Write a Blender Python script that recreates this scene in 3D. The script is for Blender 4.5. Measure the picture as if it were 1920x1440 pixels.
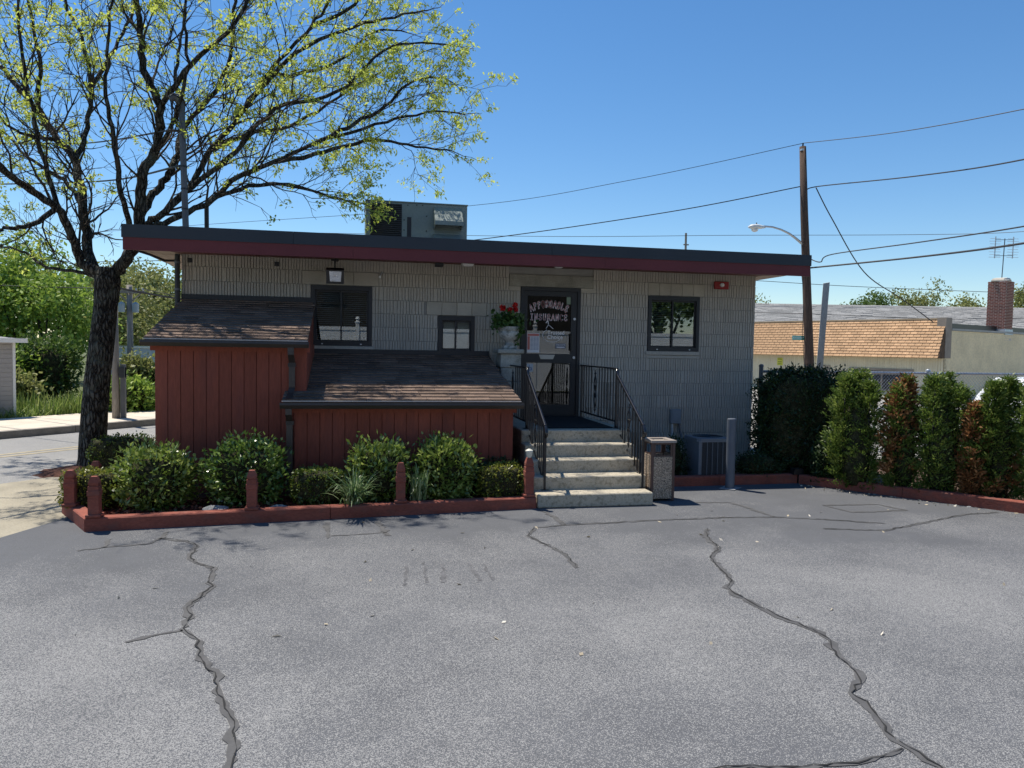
import bpy, math, random
import numpy as np
from mathutils import Vector, Matrix

for o in list(bpy.data.objects):
    bpy.data.objects.remove(o)
scene = bpy.context.scene
COL = scene.collection
rng = np.random.default_rng(7)
random.seed(7)

# ------------------------------------------------------------------ camera
CAM = Vector((2.3843, -11.7866, 1.90))
YAW, PITCH, ROLL = 0.20595, 0.04834, 0.01711
fw = Vector((math.sin(YAW) * math.cos(PITCH), math.cos(YAW) * math.cos(PITCH), -math.sin(PITCH)))
rt = Vector((math.cos(YAW), -math.sin(YAW), 0))
dn = fw.cross(rt)
r2 = math.cos(ROLL) * rt - math.sin(ROLL) * dn
d2 = math.cos(ROLL) * dn + math.sin(ROLL) * rt
cam_data = bpy.data.cameras.new("camera")
cam_data.sensor_width = 36.0
cam_data.lens = 36.0 * 1442 / 1920
cam_data.clip_start = 0.05
cam_data.clip_end = 3000
cam = bpy.data.objects.new("camera", cam_data)
COL.objects.link(cam)
m = Matrix.Identity(4)
for i in range(3):
    m[i][0], m[i][1], m[i][2], m[i][3] = r2[i], -d2[i], -fw[i], CAM[i]
cam.matrix_world = m
scene.camera = cam

# ------------------------------------------------------------------ sky and sun
SUN = Vector((0.29, -0.37, -1.0)).normalized()          # the way the light travels
world = bpy.data.worlds.new("World")
scene.world = world
world.use_nodes = True
wn = world.node_tree.nodes
bg = wn["Background"]
sky = wn.new("ShaderNodeTexSky")
sky.sky_type = 'NISHITA'
sky.sun_disc = False
sky.sun_elevation = math.asin(-SUN.z)
sky.sun_rotation = math.atan2(-SUN.x, -SUN.y)
sky.altitude = 0
sky.air_density = 1.0
sky.dust_density = 0.0
sky.ozone_density = 4.0
hs = wn.new("ShaderNodeHueSaturation")
hs.inputs["Saturation"].default_value = 1.2
world.node_tree.links.new(sky.outputs[0], hs.inputs["Color"])
world.node_tree.links.new(hs.outputs[0], bg.inputs[0])
bg.inputs[1].default_value = 0.105
sd = bpy.data.lights.new("sun", 'SUN')
sd.energy = 5.0
sd.angle = math.radians(0.53)
sd.color = (1.0, 0.93, 0.82)
sun = bpy.data.objects.new("sun", sd)
COL.objects.link(sun)
sun.rotation_euler = SUN.to_track_quat('-Z', 'Y').to_euler()
sun.location = (-20, 25, 60)

vs = scene.view_settings
vs.view_transform = 'Standard'
vs.look = 'None'
vs.exposure = 0.4
vs.gamma = 1.0
vs.use_curve_mapping = False
scene.cycles.max_bounces = 8
scene.cycles.transparent_max_bounces = 12

# ------------------------------------------------------------------ materials
MATS = {}
def mat(name, col, rough=0.8, var=0.15, scale=3.0, fine=0.0, fscale=60.0, bump=0.0, bscale=80.0,
        metal=0.0, spec=0.4, rand=0.0, tint=None, stretch=(1, 1, 1)):
    """World-position noise on a base colour, plus per-object variation and fine bump."""
    if name in MATS:
        return MATS[name]
    mt = bpy.data.materials.new(name)
    mt.use_nodes = True
    nt = mt.node_tree
    N, L = nt.nodes, nt.links
    b = N["Principled BSDF"]
    b.inputs["Roughness"].default_value = rough
    b.inputs["Metallic"].default_value = metal
    b.inputs["Specular IOR Level"].default_value = spec
    geo = N.new("ShaderNodeNewGeometry")
    mp = N.new("ShaderNodeMapping")
    mp.inputs["Scale"].default_value = stretch
    L.new(geo.outputs["Position"], mp.inputs["Vector"])
    pos = mp.outputs["Vector"]
    n1 = N.new("ShaderNodeTexNoise")
    n1.inputs["Scale"].default_value = scale
    n1.inputs["Detail"].default_value = 6
    L.new(pos, n1.inputs["Vector"])
    mr = N.new("ShaderNodeMapRange")
    mr.inputs["From Min"].default_value = 0.3
    mr.inputs["From Max"].default_value = 0.7
    mr.inputs["To Min"].default_value = 1 - var
    mr.inputs["To Max"].default_value = 1 + var
    L.new(n1.outputs["Fac"], mr.inputs["Value"])
    val = mr.outputs[0]
    if fine:
        n2 = N.new("ShaderNodeTexNoise")
        n2.inputs["Scale"].default_value = fscale
        n2.inputs["Detail"].default_value = 3
        L.new(pos, n2.inputs["Vector"])
        m2 = N.new("ShaderNodeMapRange")
        m2.inputs["From Min"].default_value = 0.3
        m2.inputs["From Max"].default_value = 0.7
        m2.inputs["To Min"].default_value = 1 - fine
        m2.inputs["To Max"].default_value = 1 + fine
        L.new(n2.outputs["Fac"], m2.inputs["Value"])
        mu = N.new("ShaderNodeMath"); mu.operation = 'MULTIPLY'
        L.new(val, mu.inputs[0]); L.new(m2.outputs[0], mu.inputs[1])
        val = mu.outputs[0]
    if rand:
        oi = N.new("ShaderNodeObjectInfo")
        m3 = N.new("ShaderNodeMapRange")
        m3.inputs["To Min"].default_value = 1 - rand
        m3.inputs["To Max"].default_value = 1 + rand
        L.new(oi.outputs["Random"], m3.inputs["Value"])
        mu = N.new("ShaderNodeMath"); mu.operation = 'MULTIPLY'
        L.new(val, mu.inputs[0]); L.new(m3.outputs[0], mu.inputs[1])
        val = mu.outputs[0]
    vm = N.new("ShaderNodeVectorMath"); vm.operation = 'SCALE'
    vm.inputs[0].default_value = col
    L.new(val, vm.inputs["Scale"])
    out = vm.outputs[0]
    if tint:
        n4 = N.new("ShaderNodeTexNoise"); n4.inputs["Scale"].default_value = tint[1]; n4.inputs["Detail"].default_value = 5
        L.new(pos, n4.inputs["Vector"])
        m4 = N.new("ShaderNodeMapRange")
        m4.inputs["From Min"].default_value = 0.5; m4.inputs["From Max"].default_value = 0.68
        m4.inputs["To Max"].default_value = tint[2]
        L.new(n4.outputs["Fac"], m4.inputs["Value"])
        mx = N.new("ShaderNodeMix"); mx.data_type = 'RGBA'
        L.new(m4.outputs[0], mx.inputs["Factor"]); L.new(out, mx.inputs["A"])
        mx.inputs["B"].default_value = (*tint[0], 1)
        out = mx.outputs["Result"]
    L.new(out, b.inputs["Base Color"])
    if bump:
        nb = N.new("ShaderNodeTexNoise"); nb.inputs["Scale"].default_value = bscale; nb.inputs["Detail"].default_value = 4
        L.new(pos, nb.inputs["Vector"])
        bp = N.new("ShaderNodeBump"); bp.inputs["Strength"].default_value = bump; bp.inputs["Distance"].default_value = 0.02
        L.new(nb.outputs["Fac"], bp.inputs["Height"])
        L.new(bp.outputs[0], b.inputs["Normal"])
    MATS[name] = mt
    return mt

def leafmat(name, c0, c1, c2, rough=0.5, trans=0.3, spec=0.4):
    mt = bpy.data.materials.new(name); mt.use_nodes = True
    nt = mt.node_tree; N, L = nt.nodes, nt.links
    b = N["Principled BSDF"]; outn = N["Material Output"]
    at = N.new("ShaderNodeAttribute"); at.attribute_name = "rnd"
    cr = N.new("ShaderNodeValToRGB")
    cr.color_ramp.elements[0].color = (*c0, 1); cr.color_ramp.elements[1].color = (*c2, 1)
    e = cr.color_ramp.elements.new(0.5); e.color = (*c1, 1)
    L.new(at.outputs["Fac"], cr.inputs[0])
    L.new(cr.outputs[0], b.inputs["Base Color"])
    b.inputs["Roughness"].default_value = rough
    b.inputs["Specular IOR Level"].default_value = spec
    tr = N.new("ShaderNodeBsdfTranslucent")
    L.new(cr.outputs[0], tr.inputs[0])
    mx = N.new("ShaderNodeMixShader"); mx.inputs[0].default_value = trans
    L.new(b.outputs[0], mx.inputs[1]); L.new(tr.outputs[0], mx.inputs[2])
    L.new(mx.outputs[0], outn.inputs[0])
    return mt

def glassmat(name, tint=(0.75, 0.8, 0.8), ior=1.9):
    mt = bpy.data.materials.new(name); mt.use_nodes = True
    nt = mt.node_tree; N, L = nt.nodes, nt.links
    N.remove(N["Principled BSDF"])
    outn = N["Material Output"]
    t = N.new("ShaderNodeBsdfTransparent"); t.inputs[0].default_value = (*tint, 1)
    g = N.new("ShaderNodeBsdfGlossy"); g.inputs["Roughness"].default_value = 0.0
    g.inputs[0].default_value = (0.95, 0.97, 1, 1)
    f = N.new("ShaderNodeFresnel"); f.inputs[0].default_value = ior
    mx = N.new("ShaderNodeMixShader")
    L.new(f.outputs[0], mx.inputs[0]); L.new(t.outputs[0], mx.inputs[1]); L.new(g.outputs[0], mx.inputs[2])
    L.new(mx.outputs[0], outn.inputs[0])
    return mt

# ------------------------------------------------------------------ mesh helpers
class MB:
    def __init__(s):
        s.v, s.f = [], []
    def add(s, vs, fs):
        k = len(s.v)
        s.v += [tuple(p) for p in vs]
        s.f += [tuple(i + k for i in f) for f in fs]
        return s
    def box(s, x0, x1, y0, y1, z0, z1):
        return s.add([(x0, y0, z0), (x1, y0, z0), (x1, y1, z0), (x0, y1, z0), (x0, y0, z1), (x1, y0, z1), (x1, y1, z1), (x0, y1, z1)],
                     [(0, 3, 2, 1), (4, 5, 6, 7), (0, 1, 5, 4), (1, 2, 6, 5), (2, 3, 7, 6), (3, 0, 4, 7)])
    def bbox(s, x0, x1, y0, y1, z0, z1, b=0.006):
        """box with chamfered edges"""
        xs, ys, zs = (x0, x1), (y0, y1), (z0, z1)
        V = []; idx = {}
        for i in (0, 1):
            for j in (0, 1):
                for k in (0, 1):
                    sx, sy, sz = (1 - 2 * i) * b, (1 - 2 * j) * b, (1 - 2 * k) * b
                    for a, off in enumerate(((0, sy, sz), (sx, 0, sz), (sx, sy, 0))):
                        idx[(i, j, k, a)] = len(V)
                        V.append((xs[i] + off[0], ys[j] + off[1], zs[k] + off[2]))
        F = []
        I = lambda i, j, k, a: idx[(i, j, k, a)]
        F += [(I(0, 0, 0, 0), I(0, 0, 1, 0), I(0, 1, 1, 0), I(0, 1, 0, 0)), (I(1, 0, 0, 0), I(1, 1, 0, 0), I(1, 1, 1, 0), I(1, 0, 1, 0)),
              (I(0, 0, 0, 1), I(1, 0, 0, 1), I(1, 0, 1, 1), I(0, 0, 1, 1)), (I(0, 1, 0, 1), I(0, 1, 1, 1), I(1, 1, 1, 1), I(1, 1, 0, 1)),
              (I(0, 0, 0, 2), I(0, 1, 0, 2), I(1, 1, 0, 2), I(1, 0, 0, 2)), (I(0, 0, 1, 2), I(1, 0, 1, 2), I(1, 1, 1, 2), I(0, 1, 1, 2))]
        for k in (0, 1):
            for j in (0, 1):
                F.append((I(0, j, k, 1), I(1, j, k, 1), I(1, j, k, 2), I(0, j, k, 2)))
            for i in (0, 1):
                F.append((I(i, 0, k, 0), I(i, 1, k, 0), I(i, 1, k, 2), I(i, 0, k, 2)))
        for i in (0, 1):
            for j in (0, 1):
                F.append((I(i, j, 0, 0), I(i, j, 1, 0), I(i, j, 1, 1), I(i, j, 0, 1)))
        for i in (0, 1):
            for j in (0, 1):
                for k in (0, 1):
                    F.append((I(i, j, k, 0), I(i, j, k, 1), I(i, j, k, 2)))
        return s.add(V, F)
    def tube(s, pts, rad, n=8, cap=True):
        P = [Vector(p) for p in pts]
        if not hasattr(rad, '__len__'):
            rad = [rad] * len(P)
        rings = []
        up = None
        V, F = [], []
        for i, p in enumerate(P):
            a = P[max(i - 1, 0)]; b = P[min(i + 1, len(P) - 1)]
            t = (b - a)
            if t.length < 1e-9:
                t = Vector((0, 0, 1))
            t.normalize()
            if up is None:
                up = Vector((0, 0, 1)) if abs(t.z) < 0.9 else Vector((1, 0, 0))
            u = t.cross(up)
            if u.length < 1e-6:
                u = t.orthogonal()
            u.normalize(); w = u.cross(t); up = w
            for k in range(n):
                an = 2 * math.pi * k / n
                V.append(p + (u * math.cos(an) + w * math.sin(an)) * rad[i])
        for i in range(len(P) - 1):
            for k in range(n):
                F.append((i * n + k, i * n + (k + 1) % n, (i + 1) * n + (k + 1) % n, (i + 1) * n + k))
        if cap:
            F.append(tuple(range(n - 1, -1, -1)))
            F.append(tuple(range((len(P) - 1) * n, len(P) * n)))
        return s.add(V, F)
    def cyl(s, c, r, z0, z1, n=16, r1=None):
        return s.tube([(c[0], c[1], z0), (c[0], c[1], z1)], [r, r if r1 is None else r1], n)
    def lathe(s, c, prof, n=20):
        """prof: (radius, z) pairs, bottom to top"""
        V, F = [], []
        for r, z in prof:
            for k in range(n):
                a = 2 * math.pi * k / n
                V.append((c[0] + r * math.cos(a), c[1] + r * math.sin(a), z))
        for i in range(len(prof) - 1):
            for k in range(n):
                F.append((i * n + k, i * n + (k + 1) % n, (i + 1) * n + (k + 1) % n, (i + 1) * n + k))
        F.append(tuple(range(n - 1, -1, -1)))
        F.append(tuple(range((len(prof) - 1) * n, len(prof) * n)))
        return s.add(V, F)
    def prism(s, poly, axis, a0, a1):
        """poly of 2D points extruded along axis ('x': poly in y,z; 'y': x,z; 'z': x,y)"""
        n = len(poly)
        def p3(p, a):
            return {'x': (a, p[0], p[1]), 'y': (p[0], a, p[1]), 'z': (p[0], p[1], a)}[axis]
        V = [p3(p, a0) for p in poly] + [p3(p, a1) for p in poly]
        F = [(i, (i + 1) % n, n + (i + 1) % n, n + i) for i in range(n)]
        F += [tuple(range(n - 1, -1, -1)), tuple(range(n, 2 * n))]
        return s.add(V, F)
    def quad(s, a, b, c, d):
        return s.add([a, b, c, d], [(0, 1, 2, 3)])
    def mesh(s, name):
        me = bpy.data.meshes.new(name)
        me.from_pydata(s.v, [], s.f)
        me.update()
        import bmesh
        bm = bmesh.new(); bm.from_mesh(me)
        bmesh.ops.recalc_face_normals(bm, faces=bm.faces)
        bm.to_mesh(me); bm.free()
        return me
    def build(s, name, material, parent=None, smooth=False, stuff=False):
        return link(name, s.mesh(name), material, parent, smooth, stuff)

def link(name, me, material, parent=None, smooth=False, stuff=False):
    if material is not None and not me.materials:
        me.materials.append(material)
    if smooth:
        me.polygons.foreach_set("use_smooth", [True] * len(me.polygons))
    o = bpy.data.objects.new(name, me)
    COL.objects.link(o)
    if parent is not None:
        par(o, parent)
    if stuff:
        o["kind"] = "stuff"
    return o

def world_of(o):
    v = Vector(o.location)
    if o.parent:
        v = v + world_of(o.parent) + o.matrix_parent_inverse.translation
    return v

def par(o, p):
    o.parent = p
    o.matrix_parent_inverse = Matrix.Translation(-world_of(p))

def tag(o, label, cat, group=None):
    o["label"] = label; o["category"] = cat
    if group:
        o["group"] = group
    return o

def thing(name, label, cat, loc=(0, 0, 0), group=None):
    o = bpy.data.objects.new(name, None)
    o.empty_display_size = 0.2
    COL.objects.link(o)
    o.location = loc
    return tag(o, label, cat, group)

def struct(o):
    o["kind"] = "structure"
    return o

def quads(name, V, material, parent=None, rnd=None, stuff=True, tri=False):
    """V: (N,4,3) array of separate quads with a per-face random number"""
    N = V.shape[0]; k = V.shape[1]
    me = bpy.data.meshes.new(name)
    me.vertices.add(N * k)
    me.vertices.foreach_set("co", V.reshape(-1).astype(np.float32))
    me.loops.add(N * k)
    me.loops.foreach_set("vertex_index", np.arange(N * k, dtype=np.int32))
    me.polygons.add(N)
    me.polygons.foreach_set("loop_start", np.arange(0, N * k, k, dtype=np.int32))
    me.polygons.foreach_set("loop_total", np.full(N, k, dtype=np.int32))
    me.update(calc_edges=True)
    at = me.attributes.new("rnd", 'FLOAT', 'FACE')
    at.data.foreach_set("value", (rng.random(N) if rnd is None else rnd).astype(np.float32))
    return link(name, me, material, parent, stuff=stuff)

def unit(a):
    return a / np.maximum(np.linalg.norm(a, axis=1, keepdims=True), 1e-9)

def leafquads(C, D, ln, wd, droop=0.0, face=None):
    """leaf-shaped quads (diamond) at centres C, pointing along D"""
    n = len(C)
    D = unit(D)
    R = unit(np.cross(D, rng.normal(size=(n, 3)) if face is None else face + rng.normal(size=(n, 3)) * .55))
    ln = (ln * (0.6 + 0.8 * rng.random(n)))[:, None]
    wd = (wd * (0.6 + 0.8 * rng.random(n)))[:, None]
    a = C - D * ln * 0.5
    b = C + R * wd * 0.5 - D * ln * 0.05
    c = C + D * ln * 0.5
    c[:, 2] -= droop * ln[:, 0]
    d = C - R * wd * 0.5 - D * ln * 0.05
    return np.stack([a, b, c, d], axis=1)

def lump(p, seed):
    """cheap smooth 3-D noise in -1..1 from a few sines"""
    r = np.random.default_rng(seed)
    v = np.zeros(len(p))
    for k in range(5):
        w = r.normal(size=3) * (2.2 + 1.6 * k)
        v += np.sin(p @ w + r.random() * 6.28) / (1 + 0.6 * k)
    return v / 2.4

def shell_points(n, c, size, shape, seed, rough=0.08, inner=0.5):
    """points spread through the outer part of a lumpy box / ball / cone; returns points and outward directions"""
    c = np.array(c); h = np.array(size) / 2
    d = unit(rng.normal(size=(n, 3)))
    if shape == 'box':
        p = 5.0
        s = (np.abs(d) ** p).sum(1) ** (-1 / p)
        q = d * s[:, None]
    elif shape == 'dome':
        p = 2.9
        s = (np.abs(d) ** p).sum(1) ** (-1 / p)
        q = d * s[:, None]
    elif shape == 'cone':
        z = rng.random(n) ** 1.25 * 2 - 1
        a = rng.random(n) * 6.283
        t = (z + 1) / 2
        r = np.where(t < 0.25, 0.8 + 0.2 * t / 0.25, np.sqrt(np.maximum(1 - ((t - 0.25) / 0.75) ** 1.7, 0)))
        q = np.stack([r * np.cos(a), r * np.sin(a), z], 1)
        d = unit(np.stack([np.cos(a), np.sin(a), 0.3 + 0 * a], 1))
    else:
        q = d
    depth = 1 - (1 - inner) * rng.random(n) ** 2.2
    w = 1 + rough * lump(q * h * 3.0, seed)
    q = q * (depth * w)[:, None]
    return c + q * h, d

def shrub(name, label, c, size, shape, material, n, ln, wd, seed, group=None, cat="shrub", rough=0.08, up=0.35, inner=0.5,
          extra=None, core=0.74, jitter=0.9, trim=1.0):
    base = (c[0], c[1], c[2] - size[2] / 2)
    if trim != 1:
        size = (size[0] * trim, size[1] * trim, size[2] * trim); c = (c[0], c[1], base[2] + size[2] / 2)
    t = thing(name, label, cat, base, group)
    P, D = shell_points(n, c, size, shape, seed, rough, inner)
    # tufts: pull leaves towards random clump centres
    k = max(12, n // 26)
    cc = P[rng.integers(0, n, k)]
    own = rng.integers(0, k, n)
    tuft = cc[own] + rng.normal(size=(n, 3)) * ln * (.6 if shape == 'box' else .95)
    mix = rng.random(n) < 0.6
    P = np.where(mix[:, None], tuft, P)
    P[:, 2] = np.maximum(P[:, 2], base[2] + 0.02)
    out = unit(P - np.array(c))
    dirs = out + np.array([0, 0, up]) + rng.normal(size=(n, 3)) * jitter
    rnd = np.clip(0.32 + 0.30 * rng.normal(size=n) + 0.3 * (rng.random(k)[own] - 0.5) + .14, 0, 1)
    quads("foliage", leafquads(P, dirs, ln, wd, 0.0, out * .6 + np.array((-.25, .2, 1.0))), material, t, rnd)
    if extra is not None:
        extra(t, P, dirs)
    # twiggy heart that stops light leaking straight through
    mb = MB()
    ns = 9
    for i in range(ns):
        a = i / ns * 6.283 + random.random()
        e = (c[0] + size[0] * 0.36 * math.cos(a) * random.uniform(0.5, 1), c[1] + size[1] * 0.36 * math.sin(a) * random.uniform(0.5, 1), c[2] + size[2] * random.uniform(0.05, 0.36))
        mid = ((c[0] + e[0]) / 2 + random.uniform(-.03, .03), (c[1] + e[1]) / 2, base[2] + (e[2] - base[2]) * 0.4)
        mb.tube([(c[0] + 0.02 * math.cos(a), c[1] + 0.02 * math.sin(a), base[2] - 0.03), mid, e], [0.018, 0.012, 0.005], 5)
    mb.build("stems", M_BARK, t, stuff=True)
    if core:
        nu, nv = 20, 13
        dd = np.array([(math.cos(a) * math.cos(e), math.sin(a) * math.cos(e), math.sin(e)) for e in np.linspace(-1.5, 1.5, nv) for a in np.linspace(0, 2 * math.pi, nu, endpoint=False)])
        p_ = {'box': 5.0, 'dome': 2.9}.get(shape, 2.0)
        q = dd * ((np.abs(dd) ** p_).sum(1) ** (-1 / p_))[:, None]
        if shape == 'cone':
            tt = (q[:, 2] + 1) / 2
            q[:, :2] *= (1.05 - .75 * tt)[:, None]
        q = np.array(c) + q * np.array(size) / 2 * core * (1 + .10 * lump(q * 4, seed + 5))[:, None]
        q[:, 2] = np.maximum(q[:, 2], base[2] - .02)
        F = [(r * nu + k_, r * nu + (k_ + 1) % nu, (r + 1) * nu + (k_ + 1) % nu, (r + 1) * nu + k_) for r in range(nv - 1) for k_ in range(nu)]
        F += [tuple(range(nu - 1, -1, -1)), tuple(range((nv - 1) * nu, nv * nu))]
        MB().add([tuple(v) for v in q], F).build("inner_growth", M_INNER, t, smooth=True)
    return t

def bark_material():
    mt = bpy.data.materials.new("bark"); mt.use_nodes = True
    nt = mt.node_tree; N, L = nt.nodes, nt.links
    b = N["Principled BSDF"]; b.inputs["Roughness"].default_value = .95; b.inputs["Specular IOR Level"].default_value = .12
    geo = N.new("ShaderNodeNewGeometry")
    nz = N.new("ShaderNodeTexNoise"); nz.inputs["Scale"].default_value = 9; nz.inputs["Detail"].default_value = 4
    L.new(geo.outputs["Position"], nz.inputs["Vector"])
    ad = N.new("ShaderNodeVectorMath"); ad.operation = 'MULTIPLY_ADD'; ad.inputs[1].default_value = (.07, .07, .14)
    L.new(nz.outputs["Color"], ad.inputs[0]); L.new(geo.outputs["Position"], ad.inputs[2])
    mp = N.new("ShaderNodeMapping"); mp.inputs["Scale"].default_value = (24, 24, 5.5); L.new(ad.outputs[0], mp.inputs["Vector"])
    vo = N.new("ShaderNodeTexVoronoi"); vo.feature = 'DISTANCE_TO_EDGE'; vo.inputs["Scale"].default_value = 1.0
    L.new(mp.outputs[0], vo.inputs["Vector"])
    cr = N.new("ShaderNodeValToRGB")
    cr.color_ramp.elements[0].position = .02; cr.color_ramp.elements[0].color = (.014, .012, .010, 1)
    cr.color_ramp.elements[1].position = .26; cr.color_ramp.elements[1].color = (.115, .106, .092, 1)
    L.new(vo.outputs["Distance"], cr.inputs[0])
    n2 = N.new("ShaderNodeTexNoise"); n2.inputs["Scale"].default_value = 6; n2.inputs["Detail"].default_value = 6; L.new(geo.outputs["Position"], n2.inputs["Vector"])
    mr = N.new("ShaderNodeMapRange"); mr.inputs["From Min"].default_value = .52; mr.inputs["From Max"].default_value = .68; mr.inputs["To Max"].default_value = .55
    L.new(n2.outputs["Fac"], mr.inputs["Value"])
    mx = N.new("ShaderNodeMix"); mx.data_type = 'RGBA'; mx.inputs["B"].default_value = (.13, .14, .115, 1)
    L.new(mr.outputs[0], mx.inputs["Factor"]); L.new(cr.outputs[0], mx.inputs["A"])
    L.new(mx.outputs["Result"], b.inputs["Base Color"])
    bp = N.new("ShaderNodeBump"); bp.inputs["Strength"].default_value = 1.0; bp.inputs["Distance"].default_value = .03
    cl = N.new("ShaderNodeMapRange"); cl.inputs["From Max"].default_value = .3; L.new(vo.outputs["Distance"], cl.inputs["Value"])
    L.new(cl.outputs[0], bp.inputs["Height"]); L.new(bp.outputs[0], b.inputs["Normal"])
    return mt
M_BARK = bark_material()
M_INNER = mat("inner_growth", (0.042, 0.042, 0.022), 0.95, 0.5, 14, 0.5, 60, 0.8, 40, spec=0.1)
M_TWIG = mat("twig_bark", (0.055, 0.043, 0.033), 0.9, 0.25, 14, spec=0.15)
M_WALL = mat("ribbed_block", (0.45, 0.41, 0.35), 0.9, 0.08, 1.3, 0.10, 55, 0.35, 120, rand=0.04, spec=0.2, stretch=(1, 1, .35), tint=((.33, .305, .265), 2.6, .5))
M_SMOOTH = mat("smooth_block", (0.42, 0.38, 0.315), 0.9, 0.10, 4, 0.08, 60, 0.15, 120, rand=0.10, spec=0.2)
M_MORTAR = mat("mortar", (0.30, 0.29, 0.265), 0.95, 0.1, 4)
M_LINTEL = mat("stone_lintel", (0.27, 0.255, 0.215), 0.9, 0.2, 6, 0.12, 50, 0.3, 60)
M_CAP = mat("roof_cap_metal", (0.032, 0.04, 0.05), 0.55, 0.12, 1.2, spec=0.35)
M_FASCIA = mat("fascia_paint", (0.14, 0.032, 0.036), 0.6, 0.1, 1.6, 0.05, 30, spec=0.3)
M_SOFFIT = mat("soffit_paint", (0.16, 0.05, 0.042), 0.7, 0.1, 2)
M_SOFLIT = mat("soffit_tan_lit", (0.50, 0.38, 0.29), 0.7, 0.1, 2, rand=0.05)  # tan end planks, lightened in colour for the reflected light on them
M_ROOFING = mat("roof_membrane", (0.16, 0.16, 0.155), 0.95, 0.2, 1.0, 0.2, 90)
M_RED = mat("red_siding", (0.24, 0.066, 0.042), 0.75, 0.16, 1.7, 0.10, 40, 0.2, 50, rand=0.07, spec=0.25, stretch=(1, 1, .2), tint=((.15, .05, .04), 3.5, .5))
M_TIMBER = mat("red_timber", (0.25, 0.078, 0.055), 0.85, 0.2, 5, 0.15, 60, 0.35, 40, rand=0.08, spec=0.2, stretch=(.5, 1, 1), tint=((.17, .085, .07), 9, .6))
M_BRONZE = mat("dark_bronze", (0.022, 0.023, 0.026), 0.45, 0.1, 3, spec=0.4)
M_GUTTER = mat("gutter_brown", (0.045, 0.036, 0.032), 0.4, 0.1, 3, spec=0.5)
M_DRIP = mat("drip_edge", (0.62, 0.55, 0.5), 0.45, 0.1, 4, metal=0.3)
M_SHING = mat("brown_shingle", (0.165, 0.118, 0.092), 0.95, 0.15, 6, 0.4, 130, 0.5, 160, rand=0.28, spec=0.15)
M_CONC = mat("concrete", (0.44, 0.395, 0.31), 0.92, 0.12, 2, 0.16, 60, 0.3, 80, spec=0.2, tint=((0.17, 0.155, 0.11), 26, 0.6))
M_CONCD = mat("old_concrete", (0.33, 0.32, 0.28), 0.95, 0.2, 5, 0.15, 40, 0.4, 40, spec=0.2, tint=((0.15, 0.14, 0.1), 6, 0.6))
M_BLACK = mat("black_iron", (0.012, 0.012, 0.014), 0.38, 0.1, 5, spec=0.5)
M_MAT = mat("rubber_mat", (0.012, 0.012, 0.013), 0.95, 0.1, 20, 0.3, 150)
M_STEELG = mat("grey_enamel", (0.20, 0.225, 0.25), 0.5, 0.08, 3, spec=0.4)
M_ACBODY = mat("condenser_paint", (0.15, 0.165, 0.185), 0.5, 0.08, 4, spec=0.4)
M_ACDARK = mat("condenser_fins", (0.03, 0.034, 0.042), 0.7, 0.1, 30)
M_HVAC = mat("rooftop_unit_paint", (0.23, 0.27, 0.255), 0.55, 0.12, 2, 0.06, 30, spec=0.35)
M_DARK = mat("dark_interior", (0.06, 0.055, 0.05), 0.9, 0.1, 2)
M_WHITE = mat("white_paint", (0.78, 0.78, 0.76), 0.5, 0.04, 3)
M_BLIND = mat("blind_slat", (0.72, 0.71, 0.68), 0.6, 0.04, 3)
M_GALV = mat("galvanised_steel", (0.48, 0.50, 0.52), 0.42, 0.12, 12, metal=0.75)
M_PIPE = mat("grey_pipe", (0.10, 0.108, 0.12), 0.5, 0.1, 6, metal=0.3)
M_WOODPOLE = mat("weathered_pole", (0.078, 0.05, 0.037), 0.95, 0.3, 5, 0.3, 30, 0.5, 30, stretch=(3, 3, .25))
M_POLEGREY = mat("grey_pole", (0.235, 0.21, 0.185), 0.95, 0.2, 5, 0.2, 30, 0.4, 30, stretch=(3, 3, .25))
M_WIRE = mat("cable_black", (0.02, 0.02, 0.022), 0.6, 0.05, 3)
M_URN = mat("cast_stone", (0.40, 0.40, 0.375), 0.92, 0.25, 9, 0.2, 40, 0.4, 50, tint=((0.13, 0.13, 0.11), 14, 0.85))
M_AGG = mat("exposed_aggregate", (0.36, 0.285, 0.215), 0.9, 0.1, 6, 0.9, 75, 0.9, 75)
M_BROWN = mat("brown_metal", (0.085, 0.05, 0.042), 0.45, 0.08, 6, spec=0.4)
M_MULCH = mat("mulch", (0.12, 0.045, 0.032), 0.98, 0.4, 12, 0.5, 70, 1.0, 60, spec=0.1)
M_GLASS = glassmat("window_glass")
M_DOORGLASS = glassmat("door_glass", (0.55, 0.58, 0.58), 1.75)

L_BOX = leafmat("boxwood_leaf", (0.06, 0.10, 0.014), (0.12, 0.18, 0.025), (0.27, 0.32, 0.06), 0.36, 0.28, 0.6)
L_YEL = leafmat("golden_hedge_leaf", (0.08, 0.11, 0.014), (0.19, 0.22, 0.03), (0.40, 0.38, 0.06), 0.4, 0.3, 0.5)
L_RHODO = leafmat("broad_shrub_leaf", (0.06, 0.12, 0.02), (0.13, 0.22, 0.038), (0.30, 0.40, 0.10), 0.30, 0.28, 0.8)
L_RHODO2 = leafmat("bright_shrub_leaf", (0.09, 0.145, 0.025), (0.20, 0.285, 0.05), (0.42, 0.48, 0.13), 0.30, 0.32, 0.8)
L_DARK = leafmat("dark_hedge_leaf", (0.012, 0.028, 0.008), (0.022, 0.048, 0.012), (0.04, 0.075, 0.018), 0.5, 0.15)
L_ARB = leafmat("arborvitae_leaf", (0.05, 0.095, 0.016), (0.12, 0.185, 0.032), (0.26, 0.31, 0.07), 0.5, 0.36)
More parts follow.
